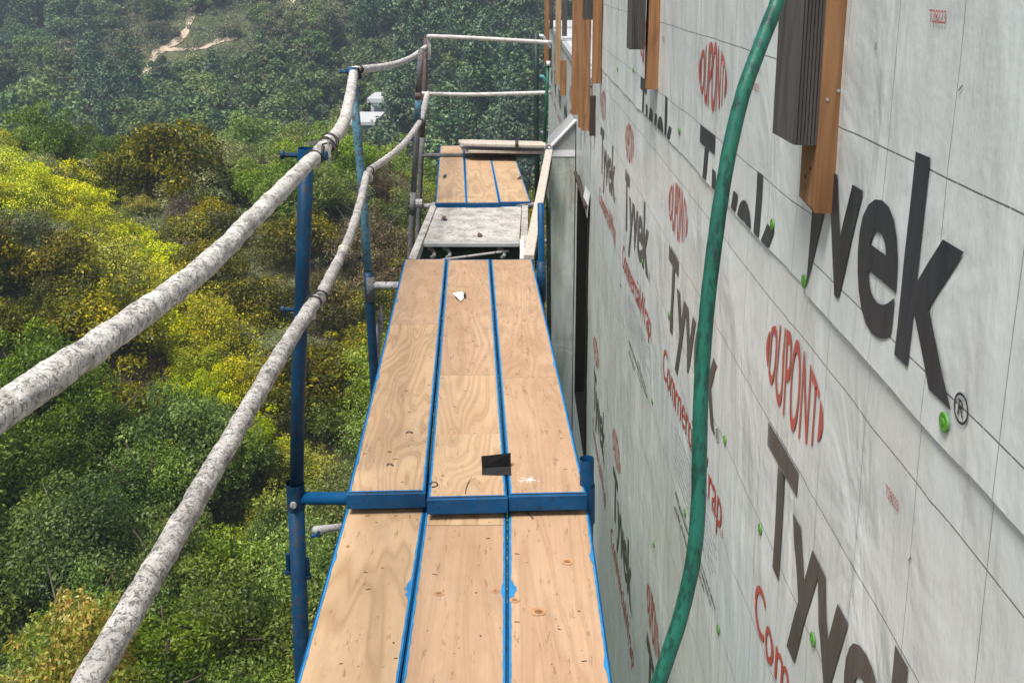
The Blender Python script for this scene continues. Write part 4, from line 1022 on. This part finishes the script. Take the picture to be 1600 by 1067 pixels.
# ------------------------------------------------------------------ deck planks
PT = .048
def knot_mesh(rx, ry):
    bm = bmesh.new(); n = 14; c = bm.verts.new((0, 0, 0)); ring = [bm.verts.new((rx * math.cos(6.2832 * k / n) * random.uniform(.85, 1.1), ry * math.sin(6.2832 * k / n) * random.uniform(.85, 1.1), 0)) for k in range(n)]
    for k in range(n): bm.faces.new((c, ring[k], ring[(k + 1) % n]))
    return bm
def plank(nl, nr, fl, fr, ply, label, extend=None, seams=(), knots=(), marks=20, drips=1., dark=None, scuff=None, seed=0, group='plywood scaffold planks'):
    """top surface from near-left/near-right to far-left/far-right; the plank's own axes: x across, y along"""
    rr = random.Random(seed)
    nl, nr, fl, fr = map(Vector, (nl, nr, fl, fr))
    yv = ((fl + fr) - (nl + nr)); L = yv.length / 2; yv.normalize(); xv = (nr - nl); wd = ((nr - nl).length + (fr - fl).length) / 2; zv = xv.cross(yv).normalized(); xv = yv.cross(zv)
    c = (nl + nr) / 2; wd += .0055
    if extend: c2 = c + yv * ((extend[0] - c.y) / yv.y); L += (c - c2).length + extend[1]; c = c2
    mw = Matrix((xv, yv, zv)).transposed().to_4x4(); mw.translation = c
    o = empty('scaffold_plank', label=label, cat='plank', group=group, mw=mw)
    h = wd / 2 - .0015; e = .007
    mk('side_rail', B(((-h, 0, -PT), (-h + e, L, -.001)), bevel=.001), M['blue'], o); mk('side_rail', B(((h - e, 0, -PT), (h, L, -.001)), bevel=.001), M['blue'], o)
    mk('end_cap', B(((-h - .001, -.012, -PT - .002), (h + .001, -.0005, -.0005)), bevel=.0015), M['blue'], o); mk('end_cap', B(((-h, L + .0005, -PT), (h, L + .01, -.001)), bevel=.0015), M['blue'], o)
    ys = [0.0015] + [s * L for s in seams] + [L]
    for k, (a, b) in enumerate(zip(ys, ys[1:])):
        pm = ply[k % len(ply)] if isinstance(ply, (list, tuple)) else ply
        dz = rr.uniform(-.0008, .0006)
        bm = bmesh.new(); box(bm, (-h + e + .0005, -(b - a) / 2 + .0018, -.018), (h - e - .0005, (b - a) / 2 - .0018, 0), bevel=.0012)
        q = mk('plywood_panel', bm, M[pm], o); q.location = (0, (a + b) / 2, dz)
    for kx, ky, kr in knots:
        q = mk('knot', knot_mesh(kr, kr * .8), M['knot_ring'], o); q.location = (kx * h, ky * L, .0014)
        q2 = mk('knot_core', knot_mesh(kr * .5, kr * .38), M['knot'], q); q2.location = (0, 0, .0006)
    bm = bmesh.new()
    for k in range(marks * 4):                   # crumbs of dirt and sawdust
        x, y = rr.uniform(-.95, .95) * h, rr.uniform(.0, 1.) * L; l = rr.choice((.0006, .0009, .0013, .002)); a = rr.uniform(0, 3)
        ca, sa = math.cos(a) * l, math.sin(a) * l
        if y > .004 and y < L - .004: bm.faces.new([bm.verts.new(p) for p in ((x + ca, y + sa, .0012), (x - sa, y + ca * .5, .0016), (x - ca, y - sa, .0012), (x + sa, y - ca * .5, .0012))])
    for k in range(marks):
        x, y = rr.uniform(-.85, .85) * h, rr.uniform(.02, .98) * L; l, w_ = rr.choice(((.004, .0012), (.007, .0012), (.0022, .002), (.0016, .0016))); a = rr.uniform(-.4, .4)
        ca, sa = math.cos(a), math.sin(a)
        bm.faces.new([bm.verts.new((x + (u * l) * ca - (v * w_) * sa, y + (u * l) * sa + (v * w_) * ca, .0012)) for u, v in ((-1, -1), (1, -1), (1, 1), (-1, 1))])
    tag(mk('staple_marks', bm, M['hole'], o), kind='stuff')
    if drips:                                    # blue paint run over the plywood's edges
        bm = bmesh.new(); n = int(L * 90)
        for sg in (-1, 1):
            pr = []
            for k in range(n + 1):
                y = L * k / n; v = mnoise.noise(Vector((y * 7, seed + sg, 0))); w_ = .0035 + .0025 * mnoise.noise(Vector((y * 35, seed, sg))) + max(0, v - .36) * .035 * drips * (1 + mnoise.noise(Vector((y * 60, seed, 5))))
                w_ = max(.0012, w_); pr.append((bm.verts.new((sg * (h - e + .002), y, .0009)), bm.verts.new((sg * (h - e - w_), y, .0012))))
            for a, b in zip(pr, pr[1:]): bm.faces.new((a[0], b[0], b[1], a[1]) if sg < 0 else (a[0], a[1], b[1], b[0]))
        pr = []
        for k in range(31):
            x = (-h + e) + (2 * h - 2 * e) * k / 30; w_ = .004 + .003 * mnoise.noise(Vector((x * 60, seed, 0))); pr.append((bm.verts.new((x, .0012, .0015)), bm.verts.new((x, w_ + .002, .0015))))
        for a, b in zip(pr, pr[1:]): bm.faces.new((a[0], b[0], b[1], a[1]))
        mk('paint_smear', bm, M['blue_light'], o, recalc=False)
    return o
def ext(n_, f_, y):  # slide the near end along the plank to distance y
    n_, f_ = Vector(n_), Vector(f_); return n_ + (n_ - f_) * ((n_.y - y) / (f_.y - n_.y))
# bay 1 (under the camera)
zf, zn = -.03, -.06
far1 = [(541, 797), (663, 797), (665, 797), (791, 797), (793, 797), (921, 799)]
near1 = [(462, 1067), (624.5, 1067), (627, 1067), (791.5, 1067), (794.5, 1067), (955, 1067)]
F_ = [at(x, y, Z=zf) for x, y in far1]; N_ = [at(x, y, Z=zn) for x, y in near1]
nm = ('left', 'middle', 'right')
L1 = ['nearest left plank with wavy grain and dark oval marks', 'nearest middle plank with reddish straight grain and a blue line across', 'nearest right plank with round knots beside the wall']
KN = [[(-.7, .83, .006)], [(-.45, .74, .014), (.75, .745, .012), (.05, .4, .012), (-.1, .58, .007)], [(.35, .80, .019), (-.35, .71, .022), (.62, .33, .02), (.2, .2, .021), (-.85, .73, .014), (.72, .5, .012)]]
for i in range(3):
    a, b = F_[2 * i], F_[2 * i + 1]; c, d = N_[2 * i], N_[2 * i + 1]
    o = plank(c, d, a, b, [('ply_broad',), ('ply_fine', 'ply_broad'), ('ply_fine',)][i], L1[i], extend=(.62, .22), seams=() if i != 1 else (.875,), knots=KN[i], marks=26, seed=11 + i, drips=1.3)
# bay 2
near2 = [(541, 768), (666.5, 768), (669, 776), (791.5, 776), (793.5, 771), (918, 771)]
far2 = [(633.5, 405), (695.5, 405.5), (698.5, 406), (765, 406), (768, 406), (830.5, 405.5)]
L2 = ['left plank of the long middle bay with swirling grain', 'middle plank of the long middle bay holding the black bracket', 'right plank of the long middle bay with a white scuff']
for i in range(3):
    a, b = [at(x, y, Z=.04) for x, y in near2[2 * i:2 * i + 2]]; c, d = [at(x, y, Z=.0) for x, y in far2[2 * i:2 * i + 2]]
    plank(a, b, c, d, [('ply_cath', 'ply_old'), ('ply_cath', 'ply_cath', 'ply_old'), ('ply_old', 'ply_old', 'ply_old')][i], L2[i], seams=[(.58,), (.16, .36,), (.345, .94)][i],
          knots=[[(.1, .29, .009), (-.1, .1, .008)], [(-.65, .05, .007)], [(.45, .62, .009), (-.5, .45, .008)]][i], marks=44, seed=21 + i, drips=.9)
# bay 3
near3 = [(680.5, 317), (728.5, 317), (729.5, 317), (779.5, 317), (780.5, 316), (829.5, 315)]
far3 = [(687.5, 228), (724, 228), (725, 234), (765, 234), (766, 241), (803, 241)]
L3 = ['far left plank beyond the cement deck with a blue flake', 'far middle plank beyond the cement deck', 'far right plank beyond the cement deck by the leaning board']
for i in range(3):
    a, b = [at(x, y, Z=-.04) for x, y in near3[2 * i:2 * i + 2]]; c, d = [at(x, y, Z=-.06) for x, y in far3[2 * i:2 * i + 2]]
    plank(a, b, c, d, ('ply_broad', 'ply_cath'), L3[i], seams=(.45 + .1 * i,), marks=26, seed=31 + i, drips=.5)
# cement covered platform with the open hatch
zc = -.075
hz_ = empty('hatch_platform', at(735, 380, Z=zc), 'cement splattered grey hatch platform with an open gap between the planks', 'platform')
def hq(name, quad, th, m, rough=0.):
    v = [at(x, y, Z=z) - hz_.location for x, y, z in quad]; bm = bmesh.new()
    t_ = [bm.verts.new(p) for p in v]; b_ = [bm.verts.new(p - Vector((0, 0, th))) for p in v]
    bm.faces.new(t_); bm.faces.new(b_[::-1])
    for k in range(4): bm.faces.new((t_[k], b_[k], b_[(k + 1) % 4], t_[(k + 1) % 4]))
    if rough:
        bmesh.ops.subdivide_edges(bm, edges=bm.edges[:], cuts=6, use_grid_fill=True)
        for q in bm.verts: q.co.z += rough * mnoise.noise(q.co * 23)
    return mk(name, bm, m, hz_)
hq('deck_panel', [(659, 377, zc), (811, 377, zc), (815, 322, zc), (677, 322, zc)], .03, M['cement'], .004)
hq('side_rail', [(638, 404, zc + .012), (650, 404, zc + .012), (684, 316, zc + .012), (675, 316, zc + .012)], .06, M['cement'], .005)
hq('side_rail', [(812, 404, zc + .01), (824, 404, zc + .01), (825, 318, zc + .01), (816, 318, zc + .01)], .06, M['cement'], .005)
hq('rail_trim', [(813, 403, zc + .018), (820, 403, zc + .018), (818, 374, zc + .018), (812, 374, zc + .018)], .008, M['white_metal'])
hq('hatch_edge', [(658, 381, zc - .002), (811, 381, zc - .002), (811, 377.5, zc - .002), (659, 377.5, zc - .002)], .02, M['grey_sheet'])
hq('cross_beam', [(652, 392, zc - .09), (815, 392, zc - .09), (814, 383, zc - .09), (656, 383, zc - .09)], .06, M['dark_pole'])
for x in (676, 700, 785): mk('hook', T([p - hz_.location for p in spline([at(x - 6, 388, Z=zc - .06), at(x, 391, Z=zc - .06), at(x + 3, 398, Z=zc - .08), at(x - 2, 402, Z=zc - .1)], 8)], .012, seg=8), M['galv'], hz_)
mk('hatch_stay', T([at(690, 406, Z=zc - .06) - hz_.location, at(795, 392, Z=zc - .06) - hz_.location], .008, seg=8), M['galv'], hz_)
# loose boards at the far end
def slab(name, pts, th, m, label, cat='board', rnd=False):
    """flat board from four corner points of its top"""
    bm = bmesh.new(); v = [Vector(p) for p in pts]; o0 = v[0].copy()
    t_ = [bm.verts.new(p - o0) for p in v]; n = (v[1] - v[0]).cross(v[-1] - v[0]).normalized()
    if n.z < 0: n = -n
    b_ = [bm.verts.new(p - o0 - n * th) for p in v]; k_ = len(v)
    bm.faces.new(t_); bm.faces.new(b_[::-1])
    for k in range(k_): bm.faces.new((t_[k], b_[k], b_[(k + 1) % k_], t_[(k + 1) % k_]))
    bmesh.ops.recalc_face_normals(bm, faces=bm.faces)
    bmesh.ops.bevel(bm, geom=bm.edges[:], offset=.004, segments=1, affect='EDGES')
    o = mk(name, bm, m); o.location = o0; return tag(o, label, cat)
slab('loose_board', [at(722, 231, Z=.045), at(733, 235, Z=.045), at(856, 237, Z=.045), at(854, 226, Z=.045), at(722, 224, Z=.045), at(718, 226, Z=.045)], .026, M['pale_wood'], 'lower of two pale rounded boards lying across the far planks')
lb = slab('loose_board', [at(718, 222, Z=.11), at(726, 224, Z=.11), at(853, 227, Z=.11), at(852, 221, Z=.11), at(722, 218, Z=.11), at(716, 219, Z=.11)], .024, M['pale_wood'], 'upper of two pale rounded boards lying across the far planks')
mk('strap', B((at(805, 226, Z=.11) - lb.location + Vector((0, -.004, -.035)), at(810, 219, Z=.11) - lb.location + Vector((0, .004, .004)))), M['wire'], lb)
def leanboard(p0, p1, w0, th, m, label):
    p0, p1 = Vector(p0), Vector(p1); d = (p1 - p0); L = d.length; d.normalize(); s = Vector((1, 0, 0)); s = (s - d * s.dot(d)).normalized(); n = s.cross(d)
    mw = Matrix((s, d, n)).transposed().to_4x4(); mw.translation = p0
    o = mk('leaning_board', B(((-w0 / 2, 0, -th / 2), (w0 / 2, L, th / 2)), bevel=.002), m); o.matrix_world = mw; return tag(o, label, 'board')
leanboard(at(826, 402, Y=5.62), at(858, 236, Y=8.6), .062, .03, M['pale_wood'], 'pale board leaning up beside the cement deck to the wall corner')
tag(mk('tie_wire', T(spline([at(851, 232, Y=8.6), at(857, 226, Y=8.58), at(862, 233, Y=8.58), at(857, 240, Y=8.58), at(852, 236, Y=8.58)], 20), .012, seg=6), M['galv']), 'wire bundle tying the leaning board to the green stake', 'wire')
leanboard(at(833, 398, Y=5.8), at(860, 250, Y=8.7), .03, .04, M['dark_wood'], 'dark narrow board behind the pale leaning one')

# ------------------------------------------------------------------ hose and small things on the deck
hp_ = [(1262, -260), (1240, -120), (1225, -30), (1212, 10), (1187, 75), (1160, 150), (1137, 250), (1118, 370), (1104, 490), (1096, 600), (1093, 700), (1091, 790), (1083, 875), (1064, 960), (1040, 1035), (1015, 1110), (990, 1200)]
P = spline([at(x, y, d=1.36 - .06 * i / 16) for i, (x, y) in enumerate(hp_)], 120)
P = [Vector((P[0].x + .02, P[0].y + .05, 3.2)), Vector((P[0].x + .01, P[0].y + .02, 2.4))] + P + [P[-1] + Vector((0.02, .05, -.2))]
tag(mk('hose', T(P, .0103, seg=18, rough=.05, fr=60), M['hose'], None, True), 'green rubber hose hanging in front of the wrapped wall', 'hose')
def dz2(y): return .04 - .04 * (y - 2.76) / 2.7 + .0015
def on2(px, py, dz=0.):
    p = at(px, py, Z=.03); return at(px, py, Z=dz2(p.y) + dz)
fb = [on2(753, 742), on2(799, 743), on2(798, 729), on2(753, 731)]
up = [at(798, 708, Y=fb[2].y + .012), at(752, 713, Y=fb[3].y + .015)]
vb = fb + up; o0 = fb[0].copy(); bm = bmesh.new(); v = [bm.verts.new(p - o0) for p in vb]
bm.faces.new((v[3], v[2], v[4], v[5])); bmesh.ops.delete(bm, geom=[q for q in bm.verts if not q.link_faces], context='VERTS')
bmesh.ops.solidify(bm, geom=bm.faces[:], thickness=-.0022)
o = mk('angle_bracket', bm, M['black']); o.location = o0 + Vector((0, 0, .0015)); tag(o, 'bent black metal flashing piece standing on the deck planks', 'bracket')
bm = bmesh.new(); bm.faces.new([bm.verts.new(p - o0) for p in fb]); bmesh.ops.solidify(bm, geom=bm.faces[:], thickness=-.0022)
M['skylit_black'] = flat('skylit_black_metal', (.045, .045, .047), .45, .35, 40); mk('foot_flange', bm, M['skylit_black'], o)  # flange and flap are one metal; brighter sky-lit tone painted into the flange
def scrap(name, pts, m, label, cat, lift=.006, th=.0012, seed=0):
    rr = random.Random(seed); c = sum(pts, Vector()) / len(pts); bm = bmesh.new()
    top = bm.verts.new(Vector((0, 0, lift)))
    rg = [bm.verts.new(p - c + Vector((0, 0, .001 + rr.uniform(0, lift)))) for p in pts]
    for k in range(len(pts)): bm.faces.new((top, rg[k], rg[(k + 1) % len(pts)]))
    bmesh.ops.recalc_face_normals(bm, faces=bm.faces); bmesh.ops.solidify(bm, geom=bm.faces[:], thickness=th)
    o = mk(name, bm, m); o.location = c; return tag(o, label, cat)
scrap('paper_scrap', [on2(708, 464), on2(713, 469), on2(720, 471), on2(724, 467), on2(727, 463), on2(721, 460), on2(714, 461)], M['foil'], 'crumpled white scrap of paper on the middle plank', 'paper', .02, seed=2)
scrap('paper_scrap', [on2(722, 465), on2(727, 467), on2(728, 460), on2(723, 460)], M['black'], 'dark curled edge of scrap beside the crumpled paper', 'paper', .022, seed=3)
def on1(px, py): return at(px, py, Z=-.0325 - .03 * max(0, (2.8 - at(px, py, Z=-.04).y) / .78) + .0015)
scrap('dry_leaf', [on1(637, 794), on1(645, 790), on1(654, 785), on1(655, 788), on1(646, 793), on1(641, 794)], M['brown_leaf'], 'dry brown leaf on the left plank against the blue end cap', 'leaf', .012, seed=4)
def strand(pts, r, m, label, cat='wire', name='wire_offcut'):
    o0 = Vector(pts[0]); o = mk(name, T([p - o0 for p in spline(pts, 14)], r, seg=6), m); o.location = o0; return tag(o, label, cat)
strand([on1(796, 797) + Vector((0, 0, .004)), on1(812, 799) + Vector((0, 0, .008)), on1(826, 804) + Vector((0, 0, .004)), on1(833, 811) + Vector((0, 0, .002))], .0022, M['wire'], 'short dark twisted wire on the right plank below the end cap')
strand([on1(776, 795), on1(783, 803), on1(788, 812)], .001, M['wire'], 'thin hair of wire by the middle plank edge')
strand([on2(672, 757, .002), on2(675, 753, .004), on2(681, 753, .005), on2(684, 756, .003), on2(680, 760, .002), on2(674, 760, .002)], .0016, M['wire'], 'small curled wire ring on the middle plank near its end')
strand([on2(727, 771, .001), on2(729, 760, .003), on2(734, 749, .002)], .001, M['wire'], 'bent wire strand on the middle plank end')
strand([on2(604, 727, .002), on2(609, 724, .005), on2(615, 727, .002)], .0018, M['wire'], 'small dark staple sticking up from the left plank')
strand([on2(634, 676, .002), on2(640, 674, .004), on2(645, 676, .002)], .0018, M['wire'], 'dark staple on the left plank above the swirl')
for k, (x, y, c_) in enumerate(((578, 813, 'left'), (650, 813, 'right'), (585, 847, 'lower'))):
    p = on1(x, y); o = mk('plank_hole', knot_mesh(.0085 if k < 2 else .005, .006), M['hole']); o.location = p; tag(o, c_ + ' dark oval hole in the nearest left plank', 'hole')
scrap('paint_flake', [at(691, 280, Z=-.048), at(695, 279, Z=-.048), at(698, 274, Z=-.048), at(694, 274, Z=-.048)], M['blue'], 'blue flake lying on the far left plank', 'debris', .02, seed=6)
scrap('dry_leaf', [at(807, 281, Z=-.045), at(813, 280, Z=-.045), at(816, 278, Z=-.045), at(812, 278, Z=-.045)], M['brown_leaf'], 'small dark leaf on the far right plank', 'leaf', .02, seed=7)
scrap('dry_leaf', [at(689, 344, Z=-.07), at(697, 345, Z=-.07), at(699, 341, Z=-.07), at(692, 340, Z=-.07)], M['brown_leaf'], 'dark leaf scrap on the cement platform', 'leaf', .02, seed=8)
scrap('dry_leaf', [at(745, 370, Z=-.07), at(752, 370, Z=-.07), at(754, 367, Z=-.07), at(748, 366, Z=-.07)], M['brown_leaf'], 'brown leaf near the open hatch edge', 'leaf', .015, seed=9)
sc_ = bmesh.new(); rr = random.Random(5); c0 = on2(824, 750)
for k in range(26):
    x, y = rr.gauss(0, .016), rr.gauss(0, .006); l, w_ = rr.uniform(.001, .006), rr.uniform(.0006, .0025)
    sc_.faces.new([sc_.verts.new((x + a * l, y + b * w_, 0)) for a, b in ((-1, -1), (1, -1), (1, 1), (-1, 1))])
o = mk('paint_scuff', sc_, M['chalk']); o.location = c0 + Vector((0, 0, .0006)); tag(o, 'white scuff mark on the right plank near its end', 'scuff')

# ------------------------------------------------------------------ haze
hm = bpy.data.materials.new('haze'); hm.use_nodes = True; t = hm.node_tree; t.nodes.remove(t.nodes['Principled BSDF'])
pv = t.nodes.new('ShaderNodeVolumePrincipled'); pv.inputs['Color'].default_value = (.66, .82, 1., 1); pv.inputs['Density'].default_value = .0009; pv.inputs['Anisotropy'].default_value = .2
t.links.new(pv.outputs[0], t.nodes['Material Output'].inputs['Volume'])
zlo = float(GZ.min()) - 1.
hb = mk('haze', B(((-505, -205, zlo), (505, 805, float(GZ.max()) + 30))), hm); tag(hb, 'thin pale haze filling the canyon', kind='stuff')
